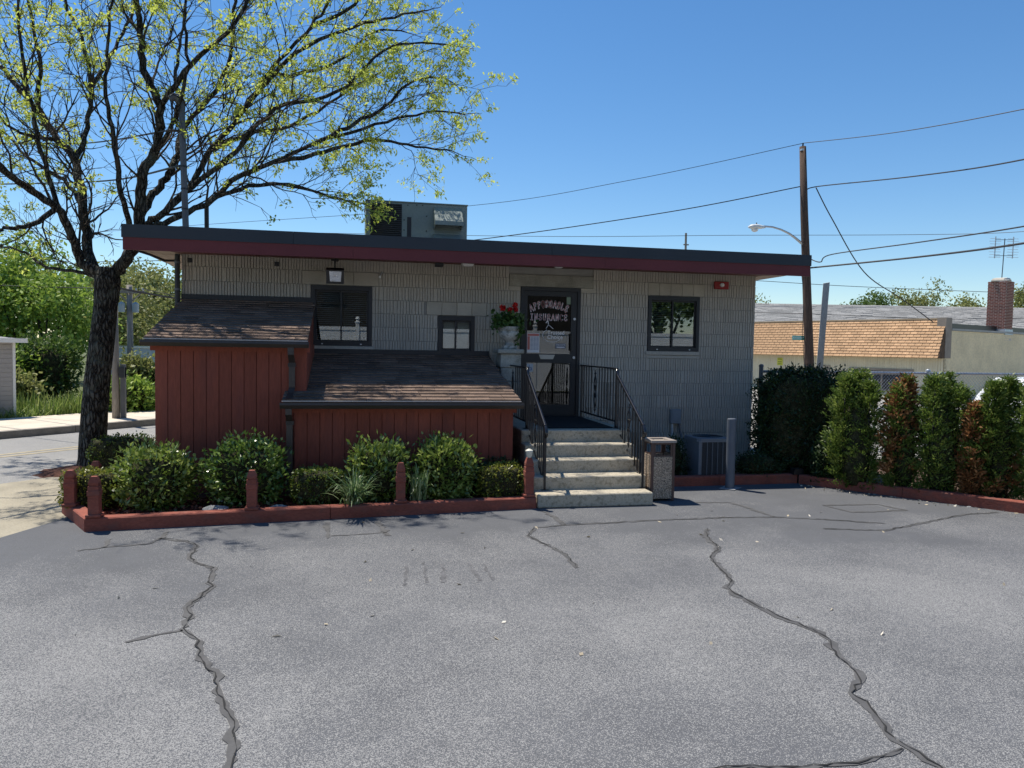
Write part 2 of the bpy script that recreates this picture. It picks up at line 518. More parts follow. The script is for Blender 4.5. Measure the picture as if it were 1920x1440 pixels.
L_BROWNF = leafmat("dead_foliage", (0.13, 0.055, 0.02), (0.29, 0.13, 0.05), (0.46, 0.26, 0.12), 0.8, 0.2, 0.15)
L_IRIS = leafmat("strap_leaf", (0.08, 0.15, 0.05), (0.17, 0.26, 0.10), (0.38, 0.46, 0.25), 0.35, 0.25, 0.6)
L_LOC = leafmat("locust_leaf", (0.30, 0.38, 0.05), (0.46, 0.53, 0.09), (0.62, 0.66, 0.16), 0.5, 0.62)
L_BG = leafmat("woodland_leaf", (0.114, 0.194, 0.032), (0.211, 0.324, 0.049), (0.389, 0.486, 0.097), 0.6, 0.35)
L_BG2 = leafmat("woodland_leaf_pale", (0.156, 0.180, 0.060), (0.240, 0.264, 0.084), (0.360, 0.360, 0.132), 0.6, 0.35)
L_BG3 = leafmat("woodland_leaf_dark", (0.050, 0.100, 0.022), (0.094, 0.156, 0.031), (0.150, 0.213, 0.050), 0.6, 0.3)
L_GRASS = leafmat("tall_grass", (0.103, 0.172, 0.034), (0.184, 0.265, 0.057), (0.345, 0.391, 0.127), 0.6, 0.3)
L_GER = leafmat("geranium_leaf", (0.03, 0.075, 0.015), (0.06, 0.12, 0.025), (0.10, 0.18, 0.05), 0.5, 0.2)
L_PETAL = leafmat("red_petal", (0.45, 0.008, 0.008), (0.62, 0.012, 0.012), (0.75, 0.03, 0.02), 0.6, 0.25)

# ================================================================== GROUND
def asphalt_material(name, base, agg, amount, fresh=0.0):
    mt = bpy.data.materials.new(name); mt.use_nodes = True
    nt = mt.node_tree; N, L = nt.nodes, nt.links
    b = N["Principled BSDF"]; b.inputs["Roughness"].default_value = 0.85; b.inputs["Specular IOR Level"].default_value = 0.35
    geo = N.new("ShaderNodeNewGeometry")
    vor = N.new("ShaderNodeTexVoronoi"); vor.inputs["Scale"].default_value = 225
    L.new(geo.outputs["Position"], vor.inputs["Vector"])
    sep = N.new("ShaderNodeSeparateColor"); L.new(vor.outputs["Color"], sep.inputs[0])
    big = N.new("ShaderNodeTexNoise"); big.inputs["Scale"].default_value = 0.55; big.inputs["Detail"].default_value = 7; big.inputs["Roughness"].default_value = 0.65
    L.new(geo.outputs["Position"], big.inputs["Vector"])
    # share of stones that show through the worn sealer
    th = N.new("ShaderNodeMapRange"); th.inputs["From Min"].default_value = 0.34; th.inputs["From Max"].default_value = 0.62
    th.inputs["To Min"].default_value = 0.86; th.inputs["To Max"].default_value = 1 - amount
    L.new(big.outputs["Fac"], th.inputs["Value"])
    # distance from the building: sealer is fresher near it (sheltered from the tyres)
    sx = N.new("ShaderNodeSeparateXYZ"); L.new(geo.outputs["Position"], sx.inputs[0])
    wy = N.new("ShaderNodeMapRange"); wy.inputs["From Min"].default_value = -6.5; wy.inputs["From Max"].default_value = -3.4
    wy.inputs["To Min"].default_value = 0.0; wy.inputs["To Max"].default_value = fresh
    L.new(sx.outputs[1], wy.inputs["Value"])
    ad = N.new("ShaderNodeMath"); ad.operation = 'ADD'; ad.use_clamp = True; L.new(th.outputs[0], ad.inputs[0]); L.new(wy.outputs[0], ad.inputs[1])
    gt = N.new("ShaderNodeMath"); gt.operation = 'GREATER_THAN'
    L.new(sep.outputs[0], gt.inputs[0]); L.new(ad.outputs[0], gt.inputs[1])
    n2 = N.new("ShaderNodeTexNoise"); n2.inputs["Scale"].default_value = 1.3; n2.inputs["Detail"].default_value = 8; n2.inputs["Roughness"].default_value = 0.7
    L.new(geo.outputs["Position"], n2.inputs["Vector"])
    mr = N.new("ShaderNodeMapRange"); mr.inputs["From Min"].default_value = 0.3; mr.inputs["From Max"].default_value = 0.7
    mr.inputs["To Min"].default_value = 0.90; mr.inputs["To Max"].default_value = 1.10
    L.new(n2.outputs["Fac"], mr.inputs["Value"])
    gr = N.new("ShaderNodeMapRange"); gr.inputs["To Min"].default_value = 0.85; gr.inputs["To Max"].default_value = 1.15
    L.new(sep.outputs[1], gr.inputs["Value"])
    mu = N.new("ShaderNodeMath"); mu.operation = 'MULTIPLY'; L.new(mr.outputs[0], mu.inputs[0]); L.new(gr.outputs[0], mu.inputs[1])
    sc = N.new("ShaderNodeVectorMath"); sc.operation = 'SCALE'; sc.inputs[0].default_value = base; L.new(mu.outputs[0], sc.inputs["Scale"])
    mx = N.new("ShaderNodeMix"); mx.data_type = 'RGBA'
    L.new(gt.outputs[0], mx.inputs["Factor"]); L.new(sc.outputs[0], mx.inputs["A"]); mx.inputs["B"].default_value = (*agg, 1)
    L.new(mx.outputs["Result"], b.inputs["Base Color"])
    bp = N.new("ShaderNodeBump"); bp.inputs["Strength"].default_value = 0.55; bp.inputs["Distance"].default_value = 0.006
    L.new(vor.outputs["Distance"], bp.inputs["Height"]); L.new(bp.outputs[0], b.inputs["Normal"])
    return mt

M_LOT = asphalt_material("worn_sealed_asphalt", (0.098, 0.102, 0.111), (0.27, 0.27, 0.268), 0.54, 0.42)
M_ROAD = asphalt_material("old_road_asphalt", (0.21, 0.21, 0.21), (0.33, 0.32, 0.30), 0.4)
M_SEAL = mat("crack_sealer", (0.076, 0.076, 0.078), 0.8, 0.2, 8, 0.1, 60, spec=0.35)
M_CRACK = mat("open_crack", (0.02, 0.02, 0.02), 0.95, 0.1, 8)
M_APRON = mat("sandy_concrete", (0.30, 0.27, 0.205), 0.95, 0.2, 1.5, 0.15, 50, 0.3, 60)
M_WALK = mat("pavement_concrete", (0.55, 0.49, 0.40), 0.95, 0.12, 2, 0.1, 40)
M_KERB = mat("granite_kerb", (0.22, 0.20, 0.175), 0.9, 0.2, 6, 0.2, 60)
M_EARTH = mat("grassy_earth", (0.085, 0.10, 0.035), 0.98, 0.4, 0.6, 0.3, 8)
M_YELLOW = mat("road_paint_yellow", (0.33, 0.28, 0.18), 0.8, 0.25, 6)

def sheet(name, poly, z, material, label=None):
    mb = MB(); mb.add([(x, y, z) for x, y in poly], [tuple(range(len(poly)))])
    return struct(mb.build(name, material))

sheet("ground", [(-600, -600), (600, -600), (600, 900), (-600, 900)], -0.14, M_EARTH)
RD = lambda s, t: (0.66 * s - 0.75 * t, 0.75 * s + 0.66 * t)      # street frame: s along, t across
sheet("road", [RD(-60, 0.9), RD(120, 0.9), RD(120, 6.0), RD(-60, 6.0)], -0.010, M_ROAD)
for k, t0 in enumerate((3.55, 3.80)):
    o = sheet("yellow_line", [RD(-60, t0), RD(120, t0), RD(120, t0 + 0.1), RD(-60, t0 + 0.1)], -0.006, M_YELLOW)
sheet("concrete_apron", [RD(-60, 1.15), RD(4.5, 1.15), (0.0, 0.4), (0.0, -3.0), (-2.0, -9), RD(-14, -8), RD(-60, -6)], -0.005, M_APRON)
kb = MB()
for s0 in np.arange(-20, 40, 2.0):
    k = MB(); k.prism([RD(s0, 5.96), RD(s0 + 1.985, 5.96), RD(s0 + 1.985, 6.13), RD(s0, 6.13)], 'z', -0.12, 0.13)
    if s0 == -20:
        kerb = struct(k.build("street_kerb", M_KERB))
    else:
        k.build("kerb_stone", M_KERB, kerb)
for s0 in np.arange(-20, 40, 1.5):
    k = MB(); k.prism([RD(s0, 6.14), RD(s0 + 1.485, 6.14), RD(s0 + 1.485, 8.55), RD(s0, 8.55)], 'z', -0.1, 0.125)
    if s0 == -20:
        walk = struct(k.build("pavement", M_WALK))
    else:
        k.build("paving_slab", M_WALK, walk)
sheet("bounce_ground", [(9.4, .3), (9.4, -3), (16.5, -3.5), (24, -8), (60, -8), (60, 40), (-2, 40), (4, 12)], -0.06, mat("bounce_ground_pale", (.27, .26, .235), .95, .15, 1.5, .2, 30))  # made-up pale ground, added to bounce light onto the neighbour's side wall
lot = sheet("parking_lot", [(-0.60, -2.95), (-0.92, -3.8), (-3.6, -10.9), (-6.2, -18), (-6.2, -20), (24, -20), (24, -9), (12.6, -7.3), (10.45, -4.1), (8.78, -1.8), (6.2, -1.7), (6.1, 0.0), (0.0, 0.0), (-0.3, -2.0)], 0.0, M_LOT)

CRACKS = [
    (.05, [(0.592, -3.944), (0.86, -4.084), (0.981, -4.298), (0.997, -4.664), (1.103, -4.882), (1.28, -5.036), (1.288, -5.338), (1.345, -5.555), (1.286, -5.827), (1.233, -6.031), (1.296, -6.206), (1.303, -6.462), (1.434, -6.67), (1.522, -6.982), (1.658, -7.269), (1.697, -7.512), (1.811, -7.83), (1.857, -8.144), (1.871, -8.347), (1.95, -9.2), (1.85, -10.4)], 1),
    (.03, [(1.307, -6.482), (1.182, -6.537), (1.003, -6.645)], 0),
    (.035, [(-0.019, -4.306), (0.195, -4.206), (0.543, -4.139), (0.592, -3.944), (0.603, -3.666)], 0),
    (.05, [(0.131, -3.901), (0.178, -4.222)], 0),
    (.05, [(2.133, -3.47), (2.17, -4.162)], 0),
    (.06, [(2.68, -3.492), (2.747, -4.135)], 0),
    (.025, [(2.193, -4.059), (2.743, -4.002)], 0),
    (.035, [(4.304, -5.482), (4.319, -5.054), (4.202, -4.611), (4.134, -4.325), (4.295, -4.003), (4.636, -3.926), (5.576, -3.846), (6.553, -3.813), (7.138, -3.861), (7.73, -4.075), (8.224, -4.326)], 1),
    (.05, [(4.636, -3.926), (4.607, -3.479), (4.564, -3.072)], 0),
    (.05, [(7.138, -3.861), (7.102, -3.421), (7.028, -3.031), (6.602, -2.946)], 0),
    (.04, [(7.368, -4.464), (7.996, -4.621), (8.726, -4.34), (9.534, -4.028), (10.034, -3.973)], 1),
    (.05, [(8.128, -3.329), (8.859, -3.355), (8.986, -3.719), (8.239, -3.745), (8.128, -3.329)], 0),
    (.05, [(6.091, -4.292), (5.917, -4.615), (5.856, -5.025), (5.637, -5.335), (5.519, -5.821), (5.464, -6.039), (5.338, -6.191), (5.309, -6.36), (5.39, -6.876), (5.51, -7.208), (5.488, -7.329), (5.383, -7.62), (5.354, -7.814), (5.288, -7.929), (5.124, -8.061), (5.102, -8.25), (5.011, -8.493), (5.013, -8.623), (5.038, -8.819), (5.035, -8.95), (5.1, -10)], 1),
    (.03, [(4.996, -8.645), (4.725, -8.718), (4.464, -8.718), (4.124, -8.658), (3.9, -8.663)], 1),
]
def refine(pts, step, amp):
    out = []
    for a, b in zip(pts[:-1], pts[1:]):
        a, b = np.array(a), np.array(b)
        n = max(1, int(np.linalg.norm(b - a) / step))
        nrm = np.array([-(b - a)[1], (b - a)[0]]) / max(np.linalg.norm(b - a), 1e-6)
        for i in range(n):
            out.append(a + (b - a) * i / n + (nrm * rng.normal() * amp if i else 0))
    out.append(np.array(pts[-1]))
    return out
def ribbon(mb, pts, w, z, vary=0.35):
    V, F = [], []
    for i, p in enumerate(pts):
        t = pts[min(i + 1, len(pts) - 1)] - pts[max(i - 1, 0)]
        n = np.array([-t[1], t[0]]) / max(np.linalg.norm(t), 1e-6)
        l, r = w * (0.5 + vary * rng.normal() * 0.5), w * (0.5 + vary * rng.normal() * 0.5)
        V += [(p[0] + n[0] * abs(l), p[1] + n[1] * abs(l), z), (p[0] - n[0] * abs(r), p[1] - n[1] * abs(r), z)]
        if i:
            F.append((2 * i - 2, 2 * i - 1, 2 * i + 1, 2 * i))
    mb.add(V, F)
for w, pts, opened in CRACKS:
    P = refine(pts, 0.05, 0.006)
    mb = MB(); ribbon(mb, P, w * .92, 0.004, .5)
    seal = mb.build("crack_sealant", M_SEAL, lot)
    if opened:
        mb = MB(); ribbon(mb, [p + rng.normal(size=2) * 0.006 + np.array((.016 * math.sin(i * .17), .006)) for i, p in enumerate(P)], 0.006, 0.008, 1.0)
        mb.build("open_crack", M_CRACK, seal)

SCUFF = mat("tyre_scuff", (0.098, 0.099, 0.105), 0.85, 0.3, 9, 0.3, 40)
for x0, y0, x1, y1, w in ((2.86, -5.15, 2.80, -5.75, .022), (3.02, -5.1, 2.98, -5.7, .018), (3.17, -5.2, 3.12, -5.72, .026), (3.40, -5.2, 3.42, -5.72, .03), (3.52, -5.25, 3.53, -5.72, .02)):
    mb = MB(); ribbon(mb, refine([(x0, y0), (x1, y1)], .05, .004), w, .003, .8); mb.build("scuff_mark", SCUFF, lot)

# ================================================================== OFFICE BUILDING
W, CH, CL, Z0 = 8.965, 0.2032, 0.4075, 2.7676
bld = thing("office_building", "low grey ribbed-block office with a flat roof and dark red fascia", "building", (4.48, 3.5, 0))
OPEN = {  # x0, x1, z0, z1
    'winL': (1.79, 2.68, 1.7516, 2.7676), 'winS': (3.68, 4.24, 1.775, 2.3612), 'winR': (7.078, 7.968, 1.7516, 2.7676), 'door': (4.965, 5.935, 0.80, 2.845),
    'lintel': (4.775, 6.147, 2.845, 3.035)}
SMOOTH = [(1.66, 2.78, 2.7676, 2.9708, 0.40), (3.50, 4.43, 2.3612, 2.5644, 0.21), (7.07, 8.06, 2.7676, 2.9708, 0.198)]
# core wall behind the block faces, cut round the openings
xs = sorted({0.0, W} | {v for k in ('winL', 'winS', 'winR', 'door') for v in OPEN[k][:2]})
core = MB()
for a, b in zip(xs[:-1], xs[1:]):
    mid = (a + b) / 2
    hole = [OPEN[k] for k in ('winL', 'winS', 'winR', 'door') if OPEN[k][0] < mid < OPEN[k][1]]
    if hole:
        h = hole[0]
        if h[2] > 0.05:
            core.box(a, b, 0.028, 0.2, -0.12, h[2])
        core.box(a, b, 0.028, 0.2, h[3], 3.2)
    else:
        core.box(a, b, 0.028, 0.2, -0.12, 3.2)
wall = core.build("wall", M_MORTAR, bld)
sw = MB().box(0.0, 0.2, 0.2, 7.0, -0.12, 3.2).box(W - 0.2, W, 0.2, 7.0, -0.12, 3.2).box(0.2, W - 0.2, 6.8, 7.0, -0.12, 3.2)
sw.build("side_walls", M_WALL, bld)
inn = MB().box(0.2, W - 0.2, 0.2, 6.8, 0.72, 0.79)
inn.build("interior_floor", M_DARK, bld)
inn = MB().box(0.2, W - 0.2, 3.2, 3.3, 0.79, 3.0)
inn.build("interior_partition", mat("interior_wall", (0.30, 0.27, 0.23), 0.9), bld)
inn = MB().box(0.2, W - 0.2, 0.2, 6.8, 2.95, 3.05)
inn.build("interior_ceiling", M_DARK, bld)

RIBS = {}
def block_mesh(length, height, variant):
    key = (round(length, 3), round(height, 3), variant)
    if key in RIBS:
        return RIBS[key]
    r = random.Random(variant * 31 + int(length * 1000))
    pts = [(0.0, 0.030), (0.0, 0.0)]
    x = 0.0
    while True:
        w = r.choice((0.038, 0.042, 0.046, 0.050))
        if x + w + 0.03 > length:
            break
        x += w
        pts += [(x - 0.0048, 0.0), (x - 0.0038, 0.022), (x + 0.0038, 0.022), (x + 0.0048, 0.0)]
        x += 0.001
    pts += [(length, 0.0), (length, 0.030)]
    n = len(pts)
    V = [(p[0], p[1], 0.0) for p in pts] + [(p[0], p[1], height) for p in pts]
    F = [(i, i + 1, n + i + 1, n + i) for i in range(n - 1)]
    F += [tuple(range(n - 1, -1, -1)), tuple(range(n, 2 * n))]
    me = bpy.data.meshes.new("ribbed_block")
    me.from_pydata(V, [], F); me.update()
    me.materials.append(M_WALL)
    RIBS[key] = me
    return me
def put(me, name, loc, parent, rot=None):
    o = bpy.data.objects.new(name, me)
    COL.objects.link(o)
    o.location = loc
    if rot:
        o.rotation_euler = rot
    par(o, parent)
    return o
J = 0.0075
nrow = 0
for k in range(-2, 15):
    zt = Z0 - CH * k; zb = zt - CH
    if zb > 3.16 or zt < -0.1:
        continue
    z0 = zb + J; z1 = min(zt, 3.155)
    cuts = [o for o in OPEN.values() if o[2] < zt - 0.03 and o[3] > zb + 0.03]
    cuts += [s[:4] for s in SMOOTH if abs(s[2] - zb) < 0.01]
    x = -CL / 2 if (k % 2) else 0.0
    while x < W - 0.02:
        a, b = max(x, 0.0), min(x + CL, W)
        segs = [(a, b)]
        for c in cuts:
            new = []
            for s in segs:
                if c[1] <= s[0] or c[0] >= s[1]:
                    new.append(s); continue
                if c[0] - s[0] > 0.03:
                    new.append((s[0], c[0]))
                if s[1] - c[1] > 0.03:
                    new.append((c[1], s[1]))
            segs = new
        for s in segs:
            L_ = s[1] - s[0] - (J if s[1] < W - .01 else 0)
            if L_ < 0.03:
                continue
            zz0 = z0
            # fill neatly above door / small window where the opening ends inside a course
            put(block_mesh(L_, z1 - zz0, random.randrange(4)), "block", (s[0], random.uniform(-.0015, .0015), zz0), wall)
        x += CL
    nrow += 1
for x0, x1, z0, z1, step in SMOOTH:
    n = max(1, round((x1 - x0) / step)); w = (x1 - x0) / n
    for i in range(n):
        MB().bbox(x0 + i * w, x0 + (i + 1) * w - 0.005, 0.0, 0.030, z0 + 0.006, z1, 0.003).build("smooth_block", M_SMOOTH, wall)
# small infill strips around openings that do not follow the coursing
MB().box(4.775, 4.96, 0.001, 0.030, 2.775, 2.843).build("infill_block", M_SMOOTH, wall)
MB().box(5.94, 6.147, 0.001, 0.030, 2.775, 2.843).build("infill_block", M_SMOOTH, wall)
MB().bbox(4.777, 6.145, -0.006, 0.03, 2.847, 3.033, 0.004).build("lintel", M_LINTEL, bld)

# roof: deck, dark cap band, red fascia, planked soffit
RX0, RX1, RY0, RY1 = -0.53, 9.36, -0.95, 7.9
roof = MB().box(RX0 + .05, RX1 - .05, RY0 + .05, RY1 - .05, 3.16, 3.385).build("roof", M_ROOFING, bld)
capm = MB()
for a, b in ((RX0, 1.6), (1.604, 5.2), (5.204, RX1)):
    capm.box(a, b, RY0 - 0.012, RY0 + 0.05, 3.232, 3.40)
capm.box(RX0 - 0.012, RX0 - 0.001, RY0 + 0.0, RY1, 3.232, 3.398); capm.box(RX1 + 0.001, RX1 + 0.012, RY0, RY1, 3.232, 3.398)
capm.build("roof_cap", M_CAP, bld)
fas = MB()
for a, b in ((RX0 + .006, 2.39), (2.393, 6.02), (6.023, RX1 - .006)):
    fas.box(a, b, RY0, RY0 + 0.03, 3.072, 3.234)
fas.box(RX0 + .006, RX0 + 0.03, RY0 + 0.031, RY1, 3.14, 3.234); fas.box(RX1 - 0.03, RX1 - .006, RY0 + 0.031, RY1, 3.14, 3.234)
fas.build("fascia", M_FASCIA, bld)
n = 62; pw = W / n
for i in range(n):
    x0 = i * pw; x1 = x0 + pw - 0.008
    MB().add([(x0, RY0 + .03, 3.078), (x1, RY0 + .03, 3.078), (x1, 0.02, 3.147), (x0, 0.02, 3.147), (x0, RY0 + .03, 3.09), (x1, RY0 + .03, 3.09), (x1, 0.02, 3.159), (x0, 0.02, 3.159)],
             [(0, 3, 2, 1), (4, 5, 6, 7), (0, 1, 5, 4), (1, 2, 6, 5), (2, 3, 7, 6), (3, 0, 4, 7)]).build("soffit_plank", M_SOFFIT, roof)
for side, xa, xb in ((0, RX0 + .035, -0.008), (1, W + 0.008, RX1 - .035)):
    w = (xb - xa) / 4
    for i in range(4):
        MB().box(xa + i * w, xa + (i + 1) * w - 0.006, RY0 + .032, RY1 - .1, 3.135, 3.147).build("soffit_plank", M_SOFLIT, roof)

# windows
def window(x0, x1, z0, z1, sill, blinds, right_open=True):
    fr = MB(); t = 0.055
    y0, y1 = -0.018, 0.09
    fr.box(x0, x1, y0, y1, z1 - t * 1.3, z1 - .003); fr.box(x0, x1, y0, y1, z0, z0 + t * 1.1)
    fr.box(x0, x0 + t, y0, y1, z0 + t * 1.1, z1 - t * 1.3); fr.box(x1 - t, x1, y0, y1, z0 + t * 1.1, z1 - t * 1.3)
    w = fr.build("window", M_BRONZE, bld)
    xm = (x0 + x1) / 2
    for (a, b, yy) in ((x0 + t, xm + .022, 0.045), (xm - .022, x1 - t, 0.02)):
        s = MB(); q = 0.024
        za, zb = z0 + t * 1.1 + .002, z1 - t * 1.3 - .002
        s.box(a + .001, a + q, yy, yy + .022, za, zb); s.box(b - q, b - .001, yy, yy + .022, za, zb)
        s.box(a + q, b - q, yy, yy + .022, za, za + q); s.box(a + q, b - q, yy, yy + .022, zb - q, zb)
        sash = s.build("sash", M_BRONZE, w)
        MB().box(a + q, b - q, yy + .008, yy + .013, za + q, zb - q).build("pane", M_GLASS, w)
    for xx in (x0 + .16 * (x1 - x0) + .02, x1 - .16 * (x1 - x0) - .02):
        MB().box(xx - .012, xx + .012, y0 - .006, y0 + .002, z0 + .018, z0 + .034).build("weep_cover", M_GALV, w)
    if blinds == 'slats':
        mb = MB()
        for z in np.arange(z0 + .08, z1 - .1, 0.03):
            mb.add([(x0 + .05, .125, z), (x1 - .05, .125, z), (x1 - .05, .147, z + .012), (x0 + .05, .147, z + .012)], [(0, 1, 2, 3)])
        mb.build("blind", M_BLIND, w, stuff=True)
    elif blinds == 'shade':
        MB().box(x0 + .05, x1 - .05, .13, .134, z0 + .05, z1 - .05).build("blind", M_BLIND, w)
    if sill:
        MB().bbox(x0 - .03, x1 + .02, -0.03, 0.05, z0 - .066, z0 - .004, .004).build("sill", M_LINTEL if sill == 2 else M_WALL, w)
        MB().bbox(x0 - .02, x1 + .015, -0.012, 0.05, z0 - .118, z0 - .069, .004).build("sill_course", M_WALL, w)
    return w
window(1.79, 2.68, 1.873, 2.7676, 1, 'slats')
window(3.68, 4.24, 1.775, 2.3612, 0, 'shade')
window(7.078, 7.968, 1.873, 2.7676, 1, 'slats')

# glass entrance door
dx0, dx1, dz0, dz1 = 4.965, 5.935, 0.80, 2.845
fr = MB(); ft = 0.05
fr.box(dx0, dx1, -0.02, 0.12, dz1 - .06, dz1 - .002); fr.box(dx0, dx0 + ft, -0.02, 0.12, dz0, dz1 - .06); fr.box(dx1 - ft, dx1, -0.02, 0.12, dz0, dz1 - .06)
fr.box(dx0 + ft, dx1 - ft, -.01, .12, dz0, dz0 + .02)
door = fr.build("door", M_BRONZE, bld)
a, b, za, zb = dx0 + ft + .004, dx1 - ft - .004, dz0 + .024, dz1 - .064
sx0, sx1 = a + .055, b - .095
lf = MB()
lf.box(a, sx0, 0.0, 0.045, za, zb); lf.box(sx1, b, 0.0, 0.045, za, zb)
lf.box(sx0, sx1, 0.0, 0.045, zb - .075, zb); lf.box(sx0, sx1, 0.0, 0.045, za, za + .17); lf.box(sx0, sx1, 0.0, 0.045, 1.655, 1.80)
leaf = lf.build("door_leaf", M_BRONZE, door)
MB().box(sx0, sx1, .02, .026, 1.80, zb - .075).build("glass_pane", M_DOORGLASS, door)
MB().box(sx0, sx1, .02, .026, za + .17, 1.655).build("glass_pane", M_DOORGLASS, door)
h = MB()
hx = sx1 + .005
h.tube([(hx, -.002, 1.86), (hx, -.055, 1.86), (hx, -.055, 2.12), (hx, -.002, 2.12)], .011, 8)
h.build("door_handle", M_BLACK, door)
for z in (1.745, 2.355):
    MB().tube([(sx1 + .055, -.012, z), (sx1 + .055, .002, z)], .021, 12).build("lock", M_GALV, door)
xm = (sx0 + sx1) / 2 - .03
MB().prism([(xm - .13, 1.785), (xm + .13, 1.785), (xm + .10, 1.715), (xm - .10, 1.715)], 'y', -.008, .001).build("mail_slot", mat("brushed_plate", (0.42, 0.40, 0.36), .5, metal=.4), door)

# lettering on the door glass
GL = {
    'A': [[(0, 0), (.5, 1), (1, 0)], [(.2, .36), (.8, .36)]],
    'F': [[(.15, 0), (.15, 1), (.9, 1), (.9, .8)], [(.15, .52), (.65, .52)]],
    'O': [[(.5 + .48 * math.cos(t), .5 + .5 * math.sin(t)) for t in np.linspace(0, 2 * math.pi, 17)]],
    'R': [[(.15, 0), (.15, 1), (.6, 1), (.85, .88), (.85, .64), (.6, .5), (.15, .5)], [(.5, .5), (.95, 0), (1.05, 0)]],
    'D': [[(.15, 0), (.15, 1), (.5, 1), (.82, .82), (.92, .5), (.82, .18), (.5, 0), (0, 0)]],
    'B': [[(.15, 0), (.15, 1), (.6, 1), (.82, .88), (.82, .64), (.6, .53), (.15, .53)], [(.6, .53), (.9, .38), (.9, .14), (.62, 0), (0, 0)]],
    'L': [[(.15, 1), (.15, 0), (.9, 0), (.9, .22)]],
    'E': [[(.9, .8), (.9, 1), (.15, 1), (.15, 0), (.9, 0), (.9, .2)], [(.15, .52), (.65, .52)]],
    'I': [[(.5, 0), (.5, 1)], [(.25, 0), (.75, 0)], [(.25, 1), (.75, 1)]],
    'N': [[(.15, 0), (.15, 1), (.85, 0), (.85, 1)]],
    'S': [[(.88, .78), (.7, .97), (.35, .97), (.14, .8), (.2, .6), (.78, .42), (.88, .22), (.68, .03), (.3, .03), (.1, .22)]],
    'U': [[(.15, 1), (.15, .25), (.35, .02), (.65, .02), (.85, .25), (.85, 1)]],
    'C': [[(.5 + .46 * math.cos(t), .5 + .5 * math.sin(t)) for t in np.linspace(.7, 5.58, 13)]],
}
def stroke(mb, pts, w, y):
    for p, q in zip(pts[:-1], pts[1:]):
        p, q = np.array(p), np.array(q); d = q - p; L_ = np.linalg.norm(d)
        if L_ < 1e-6:
            continue
        d /= L_; n = np.array([-d[1], d[0]]) * w / 2; p = p - d * w / 2; q = q + d * w / 2
        mb.add([(p[0] + n[0], y, p[1] + n[1]), (q[0] + n[0], y, q[1] + n[1]), (q[0] - n[0], y, q[1] - n[1]), (p[0] - n[0], y, p[1] - n[1])], [(3, 2, 1, 0)])
M_LWHITE = mat("decal_white", (0.90, 0.86, 0.85), .5, .02)
M_LRED = mat("decal_red", (0.42, 0.03, 0.03), .5, .02)
def word(text, cx, zc, width, hgt, arch):
    a_, b_ = MB(), MB()
    n = len(text); cw = width / n
    for i, ch in enumerate(text):
        u = (i + .5) / n - .5
        zoff = arch * (1 - (2 * u) ** 2); slope = -arch * 8 * u / width
        an = math.atan(slope) * .8
        for st in GL[ch]:
            P = []
            for (px, pz) in st:
                lx, lz = (px - .5) * cw * .70, (pz - .5) * hgt
                P.append((cx + u * width + lx * math.cos(an) - lz * math.sin(an), zc + zoff + lx * math.sin(an) + lz * math.cos(an)))
            stroke(a_, P, hgt * .17, .0175); stroke(b_, P, hgt * .06, .0155)
    l = a_.build("lettering", M_LWHITE, door)
    b_.build("lettering_face", M_LRED, l)
lc = (sx0 + sx1) / 2 - .005
word("AFFORDABLE", lc, 2.50, .64, .105, .085)
word("INSURANCE", lc, 2.375, .62, .095, 0.0)
def text_mesh(name, body, size, loc, material, parent, rot=(math.pi / 2, 0, 0), align='LEFT'):
    cu = bpy.data.curves.new(name, 'FONT'); cu.body = body; cu.size = size; cu.align_x = align
    ob = bpy.data.objects.new(name + "_tmp", cu); COL.objects.link(ob)
    bpy.context.view_layer.update()
    me = bpy.data.meshes.new_from_object(ob.evaluated_get(bpy.context.evaluated_depsgraph_get()))
    bpy.data.objects.remove(ob)
    o = link(name, me, material, None)
    o.location = loc; o.rotation_euler = rot
    if parent:
        par(o, parent)
    return o
text_mesh("lettering", "Trusted", .088, (lc - .02, .017, 2.105), M_LWHITE, door)
text_mesh("lettering", "Choice", .088, (lc - .02, .017, 2.035), M_LWHITE, door)
mb = MB()
stroke(mb, [(lc - .03 + .155 * math.cos(t) + .09, 2.09 + .105 * math.sin(t)) for t in np.linspace(2.2, 5.6, 16)], .008, .017)
stroke(mb, [(lc - .04, 2.20), (lc - .005, 2.255), (lc + .02, 2.24), (lc + .075, 2.195)], .008, .017)
stroke(mb, [(lc - .04, 2.29), (lc - .015, 2.33), (lc - .005, 2.27)], .014, .017)
mb.build("lettering", M_LWHITE, door)
# posted notices inside the glass
M_PAPER = mat("paper", (0.80, 0.78, 0.78), .8, .03)
M_INKR = mat("ink_red", (0.62, 0.20, 0.17), .8, .05)
M_INKB = mat("ink_grey", (0.25, 0.27, 0.36), .8, .1)
pap = MB().box(sx0 + .005, sx0 + .205, .0135, .0145, 1.815, 2.12).build("notice", M_PAPER, door)
mb = MB().box(sx0 + .012, sx0 + .198, .0118, .0128, 2.075, 2.112).box(sx0 + .012, sx0 + .05, .0118, .0128, 1.86, 2.07)
mb.build("printing", M_INKR, pap)
mb = MB()
for i in range(11):
    for j in range(3):
        z = 2.055 - i * .0195
        mb.quad((sx0 + .06 + j * .047, .0118, z), (sx0 + .10 + j * .047, .0118, z), (sx0 + .10 + j * .047, .0118, z + .009), (sx0 + .06 + j * .047, .0118, z + .009))
mb.build("printing", M_INKB, pap, stuff=True)
st = MB().box(sx1 - .245, sx1 - .075, .0135, .0145, 1.885, 1.965).build("sticker", mat("sticker_slate", (0.16, 0.165, 0.2), .6), door)
text_mesh("printing", "WELCOME", .032, (sx1 - .24, .0125, 1.932), M_LWHITE, st)
MB().box(sx1 - .225, sx1 - .095, .0120, .0125, 1.90, 1.912).build("printing", M_LWHITE, st)
